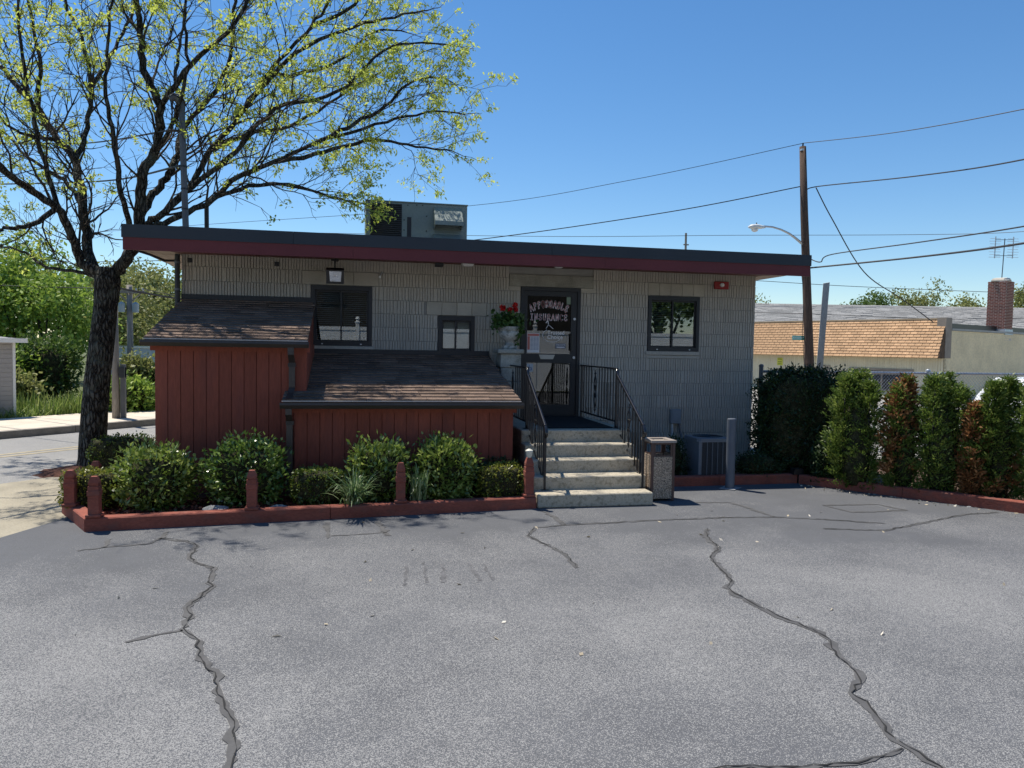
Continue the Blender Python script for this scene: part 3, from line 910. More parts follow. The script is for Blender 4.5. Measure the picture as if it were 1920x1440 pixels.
st = MB().box(sx1 - .075, sx1 - .008, .0135, .0145, 2.585, 2.70).build("sticker", mat("sticker_green", (0.22, 0.28, 0.2), .6), door)
st = MB().box(sx0 + .01, sx0 + .11, .0135, .0145, 1.51, 1.64).build("sticker", mat("fence_reflection_pale", (0.5, 0.53, 0.56), .6), door)  # pale square painted as the fence panel's reflection, with a blue symbol
mb = MB(); cx, cz = sx0 + .055, 1.565
stroke(mb, [(cx + .028 * math.cos(t), cz + .028 * math.sin(t)) for t in np.linspace(2.0, 6.6, 12)], .008, .012)
stroke(mb, [(cx - .008, cz + .055), (cx - .006, cz + .012), (cx + .022, cz + .012), (cx + .034, cz - .02)], .009, .012)
mb.build("printing", mat("ink_blue", (0.10, 0.18, 0.42), .6), st)

# ------------------------------------------------------------------ things on the building
t = thing("floodlight", "black square floodlight with clear lens hung above the left window", "light", (2.14, -.42, 2.76))
MB().tube([(2.14, -.40, 3.11), (2.14, -.40, 2.99)], .014, 8).build("stem", M_BLACK, t)
MB().cyl((2.14, -.40), .055, 3.085, 3.118, 14).build("mount", M_BLACK, t)
MB().prism([(-.36, 2.99), (-.44, 2.985), (-.56, 2.94), (-.52, 2.76), (-.44, 2.755), (-.34, 2.82)], 'x', 2.022, 2.268).build("housing", M_BLACK, t)
M_LENS = mat("lamp_lens", (0.62, 0.63, 0.66), .15, .3, 12, spec=.8, metal=.35)
MB().add([(2.065, -.5625, 2.922), (2.235, -.5625, 2.922), (2.225, -.528, 2.782), (2.075, -.528, 2.782)], [(0, 1, 2, 3)]).build("lens", M_LENS, t)
mb = MB()
V = [(2.15, -.5535, 2.87)] + [(2.15 + .078 * math.cos(a), -.5525 + .019 * (1 - math.sin(a)) - .004, 2.87 + .08 * math.sin(a)) for a in np.linspace(math.pi, 2 * math.pi, 12)]
mb.add(V, [(0, i, i + 1) for i in range(1, 12)])
mb.build("reflector", mat("reflector", (0.8, 0.82, 0.85), .2, .05, metal=.8), t)
t = thing("alarm_strobe", "red fire alarm box with white strobe under the right eave", "alarm", (8.33, 0, 2.90))
MB().bbox(8.207, 8.458, -.05, -.003, 2.905, 3.03, .008).build("box", mat("alarm_red", (0.28, 0.02, 0.02), .5), t)
MB().lathe((8.33, -.065), [(.012, 2.94), (.034, 2.955), (.036, 2.98), (.022, 3.0)], 12).build("strobe", M_WHITE, t)
t = thing("soffit_speaker", "small dark box fixed under the eave left of the door", "box", (3.633, -.4, 3.09))
MB().bbox(3.575, 3.69, -.47, -.36, 3.055, 3.118, .006).build("box", M_BRONZE, t)
t = thing("soffit_lamp", "small white lamp fixed under the eave above the urn", "light", (4.046, -.5, 3.07))
MB().prism([(3.955, 3.112), (4.14, 3.112), (4.115, 3.072), (3.98, 3.072)], 'y', -.56, -.44).build("housing", M_WHITE, t)
t = thing("smoke_cap", "flat white disc under the eave above the door lintel", "light", (5.5, -.6, 3.09))
MB().lathe((5.40, -.62), [(.05, 3.085), (.07, 3.10), (.072, 3.113)], 16).build("cover", M_WHITE, t)
for x, z, lab in ((.108, 3.058, "small square dark vent hole near the top left wall corner"), (1.303, 3.05, "small square dark vent hole between wall corner and floodlight")):
    t = thing("wall_vent", lab, "vent", (x, 0, z), "square vents high on the block wall")
    MB().box(x - .033, x + .033, -.006, .004, z - .033, z + .033).build("frame", M_BRONZE, t)
    MB().box(x - .022, x + .022, -.009, -.005, z - .022, z + .022).build("opening", M_BLACK, t)
t = thing("wall_hook", "little pale metal hook on the wall right of the floodlight", "hook", (2.796, 0, 2.93))
MB().tube([(2.83, .004, 2.99), (2.815, -.03, 2.975), (2.80, -.04, 2.94), (2.79, -.03, 2.915)], .011, 6).build("hook_body", M_GALV, t)
MB().tube([(2.79, -.035, 2.925), (2.79, -.035, 2.89)], .017, 8).build("insulator", M_WHITE, t)
t = thing("downspout", "dark round drainpipe at the left end of the block wall", "pipe", (-.045, -.07, 0))
MB().tube([(-.045, -.07, 3.13), (-.045, -.07, 1.9), (-.045, -.07, 0.0)], .036, 12).build("pipe", M_BRONZE, t)
for z in (3.0, 2.62):
    MB().cyl((-.045, -.07), .042, z, z + .03, 12).build("bracket", M_PIPE, t)
t = thing("eave_cable", "thick black cable looping under the left roof end", "cable", (-.3, -.3, 3.1))
MB().tube([(-.5, -.3, 3.13), (-.38, -.12, 3.10), (-.25, .1, 3.05), (-.12, .15, 3.06), (-.045, -.03, 3.09)], .018, 7).build("cable", M_WIRE, t)
# electrical disconnect
t = thing("disconnect_box", "small grey electrical box on the wall behind the litter bin", "box", (7.575, 0, .68))
bx = MB().bbox(7.49, 7.665, -.085, -.002, .69, .925, .008).build("box", M_STEELG, t)
MB().box(7.515, 7.64, -.092, -.084, .73, .90).build("cover", M_STEELG, t)
MB().tube([(7.525, -.045, .69), (7.53, -.045, .38), (7.53, -.045, .05)], .018, 8).build("conduit", mat("pale_conduit", (.5, .52, .53), .5), t)
MB().tube([(7.64, -.045, .74), (7.665, -.06, .55), (7.70, -.15, .33), (7.72, -.45, .25), (7.70, -.9, .3)], .02, 8).build("flex_conduit", M_PIPE, t)

# rooftop unit
t = thing("rooftop_unit", "boxy grey-green air conditioning unit on the flat roof", "air conditioner", (3.47, 2.1, 3.385))
ux0, ux1, uy0, uy1, uz0, uz1 = 2.60, 4.32, 1.5, 2.7, 3.40, 4.312
MB().bbox(ux0, ux1, uy0, uy1, uz0, uz1, .01).build("cabinet", M_HVAC, t)
MB().box(ux0 - .012, ux1 + .012, uy0 - .012, uy1 + .012, uz1 + .001, uz1 + .018).build("lid", M_HVAC, t)
gx0, gx1 = ux0 + .075, ux0 + .60
MB().box(gx0, gx1, uy0 - .004, uy0 - .001, uz0 + .05, uz1 - .03).build("coil_opening", M_BLACK, t)
gz = np.arange(uz0 + .07, uz1 - .05, .034)
for z in gz:
    MB().add([(gx0, uy0 - .006, z), (gx1, uy0 - .006, z), (gx1, uy0 - .022, z + .012), (gx0, uy0 - .022, z + .012)], [(0, 1, 2, 3)]).build("louvre", mat("louvre_black", (.03, .032, .034), .5), t)
MB().box(ux0 + .69, ux0 + .76, uy0 - .005, uy0 - .001, uz0 + .05, uz1 - .24).build("access_slot", M_BLACK, t)
MB().box(ux0 + .77, ux0 + .92, uy0 - .008, uy0 - .001, uz0 + .05, uz1 - .23).build("service_panel", M_HVAC, t)
hx0, hx1 = ux0 + 1.14, ux0 + 1.62
MB().prism([(uy0 - .001, uz1 - .05), (uy0 - .25, uz1 - .31), (uy0 - .25, uz1 - .38), (uy0 - .24, uz1 - .38), (uy0 - .24, uz1 - .32), (uy0 - .001, uz1 - .07)], 'x', hx0, hx1).build("intake_hood", M_HVAC, t)
for xx in (hx0 + .001, hx1 - .012):
    MB().prism([(uy0 - .001, uz1 - .055), (uy0 - .248, uz1 - .312), (uy0 - .248, uz1 - .38), (uy0 - .001, uz1 - .43)], 'x', xx, xx + .011).build("hood_cheek", M_HVAC, t)
MB().prism([(uy0 - .001, uz1 - .50), (uy0 - .26, uz1 - .70), (uy0 - .26, uz1 - .90), (uy0 - .001, uz1 - .90)], 'x', hx0, hx1 - .02).build("exhaust_hood", M_HVAC, t)
MB().box(hx0 + .02, hx1 - .02, uy0 - .007, uy0 - .002, uz1 - .48, uz1 - .26).build("filter_panel", mat("filter_grey", (.17, .2, .185), .7), t)
for (px, pz) in ((.64, .45), (.64, .62), (1.02, .45), (1.02, .7), (.7, .87), (.85, .88), (.95, .88)):
    MB().tube([(ux0 + px, uy0 - .008, uz0 + pz), (ux0 + px, uy0 + .002, uz0 + pz)], .011, 8).build("screw", M_BLACK, t)
# mast and vent pipe
t = thing("service_mast", "tall grey conduit mast with hooked weatherhead on the roof left", "mast", (.165, -.55, 3.385))
mx_ = lambda z: .165 - (z - 3.38) * .030
MB().tube([(mx_(3.38), -.55, 3.38), (mx_(4.3), -.55, 4.3), (mx_(5.02), -.55, 5.02)], .042, 12).build("pipe", M_PIPE, t)
MB().tube([(mx_(5.0), -.55, 5.0), (mx_(5.1), -.55, 5.11), (mx_(5.1) - .03, -.56, 5.165), (mx_(5.1) - .085, -.57, 5.175), (mx_(5.1) - .14, -.58, 5.14)], [.045, .056, .062, .055, .04], 12).build("weatherhead", M_PIPE, t)
for z in (4.72, 4.25, 3.95, 3.68):
    MB().cyl((mx_(z), -.55), .048, z, z + .022, 12).build("clamp", M_BLACK, t)
MB().tube([(mx_(4.73) - .04, -.56, 4.73), (mx_(4.73) - .17, -.56, 4.73)], .02, 6).build("insulator", M_BLACK, t)
MB().tube([(mx_(5.1) - .13, -.58, 5.13), (mx_(5.1) - .11, -.58, 4.95), (mx_(5.1) - .10, -.58, 4.75)], .008, 5).build("tail_wire", M_WIRE, t)
t = thing("vent_pipe", "short black vent pipe on the roof beside the tall mast", "pipe", (.13, 1.2, 3.385))
MB().tube([(.13, 1.2, 3.38), (.126, 1.2, 4.05)], .035, 12).build("pipe", M_BLACK, t)
MB().lathe((.13, 1.2), [(.11, 3.386), (.06, 3.42), (.045, 3.46)], 12).build("flashing", M_PIPE, t)

# ================================================================== LEAN-TO SHEDS
def shingle_mesh(w, ln, th, seed):
    r = random.Random(seed)
    j = lambda a: r.uniform(-a, a)
    mb = MB()
    zb = th
    V = [(j(.003), j(.006), 0), (w + j(.003), j(.006), 0), (w, ln, 0), (0, ln, 0), (j(.003), j(.004), zb), (w + j(.003), j(.004), zb + j(.002)), (w, ln, .004), (0, ln, .004)]
    mb.add(V, [(0, 3, 2, 1), (4, 5, 6, 7), (0, 1, 5, 4), (1, 2, 6, 5), (2, 3, 7, 6), (3, 0, 4, 7)])
    return mb.mesh("shingle")
def lean_to(name, label, x0, x1, yf, zt, zg, gx0, gx1, yg, board, skip_left=False, ztop_right=None):
    t = thing(name, label, "shed", ((x0 + x1) / 2, yf, 0))
    sl = (zt - zg) / (-yg)                                     # roof falls towards the front
    roofz = lambda y: zt + sl * y
    zf = roofz(yf) - .07
    body = MB().prism([(yf + .012, -.02), (-.003, -.02), (-.003, zt - .06), (yf + .012, zf)], 'x', x0 + .012, x1 - .004)
    bd = body.build("wall", M_RED, t)
    n = round((x1 - x0) / board); w = (x1 - x0) / n
    ztop = zf - .085
    for i in range(n):
        MB().bbox(x0 + i * w + .003, x0 + (i + 1) * w - .003, yf - .006, yf + .012, .01, ztop, .003).build("board", M_RED, bd)
    MB().box(x0 - .045, x1 + (.05 if ztop_right is None else 0), yf - .03, yf - .007, ztop - .012, zf + .05).build("frieze_board", M_RED, t)
    MB().box(x1 - .004, x1 + .012, yf - .004, -.004, -.02, zf).build("side_trim", M_RED, t)
    # roof deck and shingles
    an = math.atan(sl)
    deck = MB().prism([(yg + .03, roofz(yg + .03) - .03), (-.003, zt - .03), (-.003, zt - .006), (yg + .03, roofz(yg + .03) - .006)], 'x', gx0 + .03, gx1 - .02)
    rf = deck.build("roof", M_SHING, t)
    L_ = math.hypot(yg, zt - zg); ex = .138
    rows = int(L_ / ex)
    cache = {}
    for r in range(rows + 1):
        s = r * ex                                            # distance up from the gutter edge
        if s > L_ - .05:
            break
        x = gx0 + .02 - (r % 3) * .1
        while x < gx1 - .02:
            w_ = random.choice((.18, .24, .30, .34))
            a_, b_ = max(x, gx0 + .02), min(x + w_, gx1 - .02)
            x += w_ + .004
            if b_ - a_ < .04:
                continue
            key = (round(b_ - a_, 2), random.randrange(3))
            if key not in cache:
                cache[key] = shingle_mesh(b_ - a_, min(.2, L_ - s), .019, hash(key))
                cache[key].materials.append(M_SHING)
            y = yg + .02 + s * math.cos(an)
            put(cache[key], "shingle", (a_, y, roofz(yg + .02) + s * math.sin(an) + .001), rf, (an - .02, 0, 0))
    MB().box(gx0 + .02, gx1 - .02, -.035, -.002, zt - .01, zt + .075).build("flashing", M_BRONZE, t)
    # gutter: K-profile, bright drip edge behind
    g = [(yg - .10, zg - .012), (yg - .105, zg - .04), (yg - .075, zg - .085), (yg + .0, zg - .085), (yg + .0, zg - .078), (yg - .072, zg - .078), (yg - .095, zg - .04), (yg - .092, zg - .014)]
    gt = MB().prism(g, 'x', gx0, gx1).build("gutter", M_GUTTER, t)
    for xx in (gx0 + .001, gx1 - .005):
        MB().prism([(yg - .10, zg - .014), (yg - .103, zg - .04), (yg - .074, zg - .084), (yg, zg - .084), (yg, zg - .014)], 'x', xx, xx + .004).build("end_cap", M_GUTTER, gt)
    MB().box(gx0 + .015, gx1 - .015, yg - .004, yg + .024, zg - .006, zg + .006).build("drip_edge", M_DRIP, t)
    MB().box(gx0 + .03, gx1 - .03, yg + .003, yf - .031, zg - .085, zg - .075).build("eave_soffit", M_RED, t)
    return t
sh1 = lean_to("lean_to_shed", "tall red board lean-to with brown shingle roof at the left corner", .10, 1.83, -2.0, 2.50, 1.925, -.02, 1.875, -2.1, .143)
sh2 = lean_to("lean_to_shed", "long low red board lean-to with brown shingle roof below the small window", 1.72, 4.375, -2.3, 1.75, 1.215, 1.565, 4.485, -2.4, .147)
t = thing("downspout", "square dark brown downspout where the two red lean-tos meet", "pipe", (1.64, -2.1, 0))
def spout(pts, name):
    mb = MB()
    V = []
    for (x, y, z) in pts:
        V += [(x - .036, y - .028, z), (x + .036, y - .028, z), (x + .036, y + .028, z), (x - .036, y + .028, z)]
    F = [(3, 2, 1, 0), tuple(range(len(V) - 4, len(V)))]
    for k in range(len(pts) - 1):
        for q in range(4):
            F.append((k * 4 + q, k * 4 + (q + 1) % 4, k * 4 + 4 + (q + 1) % 4, k * 4 + 4 + q))
    mb.add(V, F).build(name, M_GUTTER, t)
spout([(1.665, -2.15, 1.845), (1.665, -2.15, 1.76), (1.672, -2.045, 1.66), (1.672, -2.045, 1.36)], "upper_pipe")
spout([(1.672, -2.05, 1.358), (1.665, -2.11, 1.30), (1.66, -2.36, 1.243)], "elbow")
spout([(1.665, -2.45, 1.128), (1.665, -2.45, 1.06), (1.668, -2.345, .97), (1.668, -2.345, .05)], "lower_pipe")
for z, y in ((1.61, -2.045), (.93, -2.345)):
    MB().box(1.625, 1.718, y - .034, y + .03, z, z + .045).build("bracket", M_BLACK, t)

# ================================================================== STEPS, RAILINGS, PIER
t = thing("entrance_steps", "weathered concrete entrance steps rising to a landing at the glass door", "steps", (5.3, -1.8, 0))
NOSE = [-3.05, -2.75, -2.45, -2.18, -1.90]
SX = [(4.545, 5.99), (4.56, 6.01), (4.57, 6.04), (4.58, 6.06), (4.59, 6.10)]
for i in range(5):
    a_, b_ = SX[i]
    yb = NOSE[i + 1] + .02 if i < 4 else -.003
    MB().bbox(a_, b_, NOSE[i], yb, (.0 if i == 0 else .16 * i - .1), .16 * (i + 1), .012).build("step" if i < 4 else "landing", M_CONC, t)
    if i < 4:
        MB().box(a_ + .03, b_ - .03, NOSE[i] + .05, NOSE[i + 1] + .02, 0, max(.02, .16 * (i + 1) - .1)).build("step_core", M_CONCD, t)
MB().box(4.60, 6.08, -1.82, -.01, -.02, .70).build("landing_base", M_CONCD, t)
t = thing("door_mat", "black rubber mat lying on the landing before the door", "mat", (5.42, -.9, .80))
MB().bbox(4.98, 5.92, -1.72, -.12, .802, .818, .004).build("mat", M_MAT, t)

def railing(label, X, mirror):
    t = thing("railing", label, "railing", (X, -1.5, .16), "black iron stair railings")
    top = 1.62
    # posts
    for (y, z0, z1) in ((-.06, .80, top), (-1.70, .80, top), (-2.74, .16, .96)):
        MB().box(X - .014, X + .014, y - .014, y + .014, z0 - .005, z1).build("post", M_BLACK, t)
        MB().box(X - .045, X + .045, y - .045, y + .045, z0 + .001, z0 + .008).build("base_plate", M_BLACK, t)
    # landing section
    MB().box(X - .02, X + .02, -1.70, -.02, top - .006, top + .014).build("top_rail", M_BLACK, t)
    MB().box(X - .012, X + .012, -1.685, -.075, .885, .905).build("bottom_rail", M_BLACK, t)
    ys = np.linspace(-.06, -1.70, 14)[1:-1]
    for i, y in enumerate(ys):
        if 4 <= i <= 5:
            continue
        MB().box(X - .0075, X + .0075, y - .0075, y + .0075, .90, top - .004).build("baluster", M_BLACK, t)
    # sloping section
    sl = (1.545 - .93) / (1.70 - 2.74)
    zt = lambda y: 1.545 + (y + 1.70) * -sl
    MB().tube([(X, -1.70, top), (X, -1.725, 1.565), (X, -1.76, zt(-1.76) + .01), (X, -2.74, zt(-2.74) + .01), (X, -2.79, zt(-2.79) - .02), (X, -2.80, zt(-2.79) - .07), (X, -2.765, zt(-2.79) - .085)], .0215, 10).build("handrail", mat("polished_black", (.013, .013, .015), .18, spec=.7), t, smooth=True)
    zb = lambda y: zt(y) - .70
    MB().tube([(X, -1.705, zb(-1.705)), (X, -2.735, zb(-2.735) + .0)], .012, 4).build("bottom_rail", M_BLACK, t)
    ys2 = np.linspace(-1.70, -2.74, 12)[1:-1]
    for i, y in enumerate(ys2):
        if 4 <= i <= 5:
            continue
        MB().box(X - .0075, X + .0075, y - .0075, y + .0075, zb(y), zt(y)).build("baluster", M_BLACK, t)
    # scroll panels
    def scroll(yc, zc, hh, shear):
        mb = MB()
        hw = .07
        for sgn in (-1, 1):
            for up in (-1, 1):
                P = []
                for u in np.linspace(0, 1, 10):
                    y = yc + sgn * hw * math.sin(u * math.pi) * (1 - .2 * u)
                    z = zc + up * hh * u + shear * (y - yc)
                    P.append((X, y, z))
                mb.tube(P, .0065, 5)
                c = (yc + sgn * .03, zc + up * hh * .28)
                mb.tube([(X, c[0] + .026 * (1 - .06 * k) * math.cos(k * .6), c[1] + .026 * (1 - .06 * k) * math.sin(k * .6)) for k in range(14)], .0055, 5)
        mb.tube([(X, yc, zc - hh - .07), (X, yc, zc + hh + .07)], .0075, 5)
        mb.lathe((X, yc), [(.004, zc + hh), (.02, zc + hh + .02), (.004, zc + hh + .05)], 8)
        mb.lathe((X, yc), [(.004, zc - hh - .05), (.02, zc - hh - .02), (.004, zc - hh)], 8)
        mb.build("scroll_panel", M_BLACK, t)
    scroll((ys[4] + ys[5]) / 2, 1.25, .25, 0)
    ym = (ys2[4] + ys2[5]) / 2
    scroll(ym, (zt(ym) + zb(ym)) / 2, .22, 0)
    return t
railing("black iron railing with scrolls on the left side of the steps", 4.70, -1)
railing("black iron railing with scrolls on the right side of the steps", 5.965, 1)

t = thing("stone_pier", "short grey block pier with a slab cap carrying the urn", "pier", (4.68, -.45, 0))
zz = -.02
for i, hgt in enumerate((.21, .2, .2, .2, .2, .2, .2, .2, .21)):
    MB().bbox(4.545 + random.uniform(-.004, .004), 4.85 + random.uniform(-.004, .004), -.62, -.26, zz, zz + hgt - .006, .008).build("pier_block", M_CONCD, t); zz += hgt
MB().bbox(4.49, 4.885, -.67, -.22, 1.80, 1.865, .012).build("cap", M_CONCD, t)
t = thing("urn_planter", "weathered pale stone urn on the block pier", "urn", (4.70, -.45, 1.865))
MB().bbox(4.60, 4.80, -.55, -.35, 1.866, 1.915, .006).build("plinth", M_URN, t)
MB().lathe((4.70, -.45), [(.085, 1.916), (.07, 1.935), (.062, 1.96), (.075, 1.985), (.12, 2.015), (.155, 2.06), (.165, 2.105), (.158, 2.13), (.15, 2.135), (.163, 2.14), (.168, 2.19), (.172, 2.20), (.15, 2.20), (.14, 2.17)], 24).build("bowl", M_URN, t, smooth=True)
MB().lathe((4.70, -.45), [(.139, 2.16), (.139, 2.175)], 16).build("soil", M_MULCH, t)
t = thing("geranium", "red flowering geranium growing in the stone urn", "plant", (4.70, -.45, 2.175))
n = 650
P = np.array((4.69, -.45, 2.30)) + rng.normal(size=(n, 3)) * np.array((.11, .10, .07))
tr = rng.random(n) < .22
P[tr] = np.array((4.83, -.52, 2.16)) + rng.normal(size=(tr.sum(), 3)) * np.array((.035, .05, .10))
tl = rng.random(n) < .10
P[tl] = np.array((4.50, -.50, 2.27)) + rng.normal(size=(tl.sum(), 3)) * np.array((.05, .05, .07))
quads("leaves", leafquads(P, rng.normal(size=(n, 3)) + np.array((0, -.4, .5)), .062, .055), L_GER, t)
st = MB()
for hx_, hy_, hz_ in ((4.575, -.52, 2.475), (4.685, -.55, 2.445), (4.77, -.50, 2.515), (4.765, -.54, 2.455)):
    pt = np.array((hx_, hy_, hz_)) + unit(rng.normal(size=(90, 3))) * (.043 * rng.random((90, 1)) ** .3)
    quads("flower_head", leafquads(pt, rng.normal(size=(90, 3)), .03, .03), L_PETAL, t)
    st.tube([(4.70 + (hx_ - 4.7) * .3, -.46, 2.25), (hx_, hy_, hz_)], .005, 5)
st.build("stalks", mat("green_stalk", (.06, .12, .03), .6), t, stuff=True)

# ================================================================== BIN, BOLLARD, CONDENSER
t = thing("litter_bin", "square pebble-sided litter bin with brown frame beside the steps", "bin", (6.2, -2.68, 0))
bx0, bx1, by0, by1, bh = 6.045, 6.36, -2.83, -2.50, .765
for xx in (bx0, bx1 - .035):
    for yy in (by0, by1 - .035):
        MB().bbox(xx, xx + .035, yy, yy + .035, .0, bh - .03, .004).build("corner_post", M_BROWN, t)
MB().bbox(bx0 + .03, bx1 - .03, by0 + .006, by0 + .03, .03, .56, .004).build("front_panel", M_AGG, t)
MB().bbox(bx0 + .03, bx1 - .03, by1 - .03, by1 - .006, .03, .56, .004).build("back_panel", M_AGG, t)
for xa in (bx0 + .006, bx1 - .03):
    for k in range(3):
        y0 = by0 + .036 + k * .087
        MB().bbox(xa, xa + .024, y0, y0 + .083, .03, .58, .004).build("side_panel", M_AGG, t)
MB().box(bx0 + .036, bx1 - .036, by0 + .036, by1 - .036, .02, .52).build("liner", M_BLACK, t)
def hopper(pl, a0, a1, z0, z1, fx):
    mb = MB(); r = .022
    for u0, u1, w0, w1 in ((a0, a0 + r, z0, z1), (a1 - r, a1, z0, z1), (a0 + r, a1 - r, z0, z0 + .012), (a0 + r, a1 - r, z1 - r, z1)):
        if pl == 'y':
            mb.box(u0, u1, fx, fx + .012, w0, w1)
        else:
            mb.box(fx, fx + .012, u0, u1, w0, w1)
    mb.build("opening_frame", M_BROWN, t)
hopper('y', bx0 + .035, bx1 - .035, .565, .735, by0 + .01)
hopper('y', bx0 + .035, bx1 - .035, .565, .735, by1 - .022)
hopper('x', by0 + .035, by1 - .035, .585, .735, bx0 + .01)
hopper('x', by0 + .035, by1 - .035, .585, .735, bx1 - .022)
lid = MB(); 
lid.box(bx0 - .012, bx1 + .012, by0 - .012, by0 + .06, .736, .765); lid.box(bx0 - .012, bx1 + .012, by1 - .06, by1 + .012, .736, .765)
lid.box(bx0 - .012, bx0 + .06, by0 + .06, by1 - .06, .736, .765); lid.box(bx1 - .06, bx1 + .012, by0 + .06, by1 - .06, .736, .765)
lid.build("lid", mat("lid_taupe", (0.30, 0.26, 0.23), .5), t)
MB().box(bx0 + .06, bx1 - .06, by0 + .06, by1 - .06, .735, .745).build("ash_tray", mat("tray_sand", (.45, .40, .33), .9), t)
t = thing("bollard", "grey steel bollard on a square plate before the condenser", "bollard", (7.50, -2.10, 0))
MB().lathe((7.50, -2.10), [(.062, .01), (.062, .955), (.058, .965), (.04, .97)], 20).build("post", mat("bollard_grey", (0.105, 0.12, 0.145), .45, .08, 6), t, smooth=False)
MB().prism([(7.33, -2.12), (7.48, -2.27), (7.68, -2.09), (7.52, -1.94)], 'z', .003, .012).build("base_plate", mat("plate_grey", (.26, .27, .28), .6, .2, 10), t)

t = thing("air_conditioner", "grey ribbed outdoor condenser unit against the block wall", "air conditioner", (7.6, -1.45, 0))
ax0, ax1, ay0, ay1, az0, az1 = 7.20, 7.70, -1.74, -1.22, .06, .645
MB().box(ax0 - .05, ax1 + .05, ay0 - .04, ay1 + .05, -.03, .06).build("pad", M_CONCD, t)
cb = MB().box(ax0 + .02, ax1 - .02, ay0 + .02, ay1 - .02, az0, az1 - .03).build("coil", M_ACDARK, t)
for xx in (ax0, ax1 - .05):
    for yy in (ay0, ay1 - .05):
        MB().bbox(xx, xx + .05, yy, yy + .05, az0, az1 - .03, .006).build("corner_panel", M_ACBODY, t)
MB().box(ax0 + .004, ax0 + .018, ay0 + .05, ay1 - .05, az0, az1 - .03).build("side_panel", M_ACBODY, t)
for xx in np.linspace(ax0 + .05, ax1 - .05, 6)[1:-1]:
    MB().box(xx - .004, xx + .004, ay0 + .002, ay0 + .018, az0 + .02, az1 - .05).build("grille_bar", M_ACBODY, t)
mb = MB()
for z in np.arange(az0 + .02, az1 - .05, .016):
    mb.box(ax0 + .05, ax1 - .05, ay0 + .010, ay0 + .016, z, z + .004)
mb.build("grille_wires", mat("fin_grey", (.07, .078, .09), .6), t, stuff=True)
# lid with round fan opening
mb = MB(); cx, cy, rr = (ax0 + ax1) / 2, (ay0 + ay1) / 2, .222
N_ = 32
out_, in_ = [], []
for k in range(N_):
    a = 2 * math.pi * (k + .5) / N_; c, s = math.cos(a), math.sin(a); q = .262 / max(abs(c), abs(s))
    out_.append((cx + c * q, cy + s * q)); in_.append((cx + c * rr, cy + s * rr))
V = [(x, y, az1) for x, y in out_] + [(x, y, az1 + .012) for x, y in in_] + [(x, y, az1 - .05) for x, y in out_] + [(x, y, az1 - .08) for x, y in in_]
F = []
for k in range(N_):
    j = (k + 1) % N_
    F += [(k, j, N_ + j, N_ + k), (2 * N_ + k, 2 * N_ + j, j, k), (N_ + k, N_ + j, 3 * N_ + j, 3 * N_ + k)]
mb.add(V, F); mb.build("lid", M_ACBODY, t)
MB().lathe((cx, cy), [(.221, az1 - .09), (.221, az1 - .085)], 24).build("fan_well", M_BLACK, t)
for k in range(5):
    a = k * 2 * math.pi / 5
    MB().add([(cx + .03 * math.cos(a), cy + .03 * math.sin(a), az1 - .05), (cx + .2 * math.cos(a - .25), cy + .2 * math.sin(a - .25), az1 - .06), (cx + .2 * math.cos(a + .3), cy + .2 * math.sin(a + .3), az1 - .03), (cx + .04 * math.cos(a + .8), cy + .04 * math.sin(a + .8), az1 - .04)], [(0, 1, 2, 3)]).build("fan_blade", M_BLACK, t)
mb = MB()
for r_ in np.linspace(.04, .21, 8):
    mb.tube([(cx + r_ * math.cos(a), cy + r_ * math.sin(a), az1 + .008) for a in np.linspace(0, 2 * math.pi, 25)], .0025, 4, cap=False)
mb.build("fan_guard", M_BLACK, t, stuff=True)

# ================================================================== TIMBER EDGING, POSTS, BEDS
def timbers(label, pts, closed=False, w=.14, hgt=.135, seg=2.4, lead=None):
    t = thing("timber_edging", label, "edging", (pts[0][0], pts[0][1], 0))
    for a, b in zip(pts[:-1], pts[1:]):
        a, b = np.array(a, float), np.array(b, float); d = b - a; L_ = np.linalg.norm(d); d /= L_; n = np.array((-d[1], d[0]))
        k = max(1, math.ceil(L_ / seg))
        for i in range(k):
            p, q = a + d * (L_ * i / k + .003), a + d * (L_ * (i + 1) / k - .003)
            j1, j2 = random.uniform(-.004, .004), random.uniform(-.004, .004)
            c = .012
            V = []
            for e, jj in ((p, j1), (q, j2)):
                for (u, z) in ((0, -.05), (0, hgt - c), (c, hgt), (w - c, hgt), (w, hgt - c), (w, -.05)):
                    V.append((e[0] + n[0] * u, e[1] + n[1] * u, z + jj))
            F = [(m_, (m_ + 1) % 6, 6 + (m_ + 1) % 6, 6 + m_) for m_ in range(6)] + [(5, 4, 3, 2, 1, 0), (6, 7, 8, 9, 10, 11)]
            MB().add(V, F).build("timber", M_TIMBER, t)
    return t
timbers("long red timber edging round the planting bed before the lean-tos", [(-.72, -2.60), (-.19, -3.57), (4.53, -3.05)])
timbers("red timber edging along the shaded bed by the condenser", [(6.22, -1.90), (8.70, -1.83)])
timbers("sunlit red timber edging under the arborvitae row on the right", [(8.70, -1.86), (10.32, -4.10), (12.4, -7.0)])
bed = MB().add([(x, y, z) for x, y, z in ((-.66, -2.62, .06), (-.15, -3.48, .06), (4.5, -2.96, .06), (4.5, -2.2, .08), (.1, -1.9, .08), (-.1, -1.2, .07))], [(0, 1, 2, 3, 4, 5)])
struct(bed.build("mulch_bed", M_MULCH))
bed = MB().add([(6.14, -1.9, .05), (8.74, -1.82, .05), (10.45, -4.0, .05), (12.6, -6.9, .05), (16, -5, .05), (16, -.05, .05), (6.14, -.004, .05)], [tuple(range(7))])
struct(bed.build("shaded_bed", mat("bare_soil", (0.10, 0.06, 0.042), .98, .4, 5, .4, 60, .8, 50)))
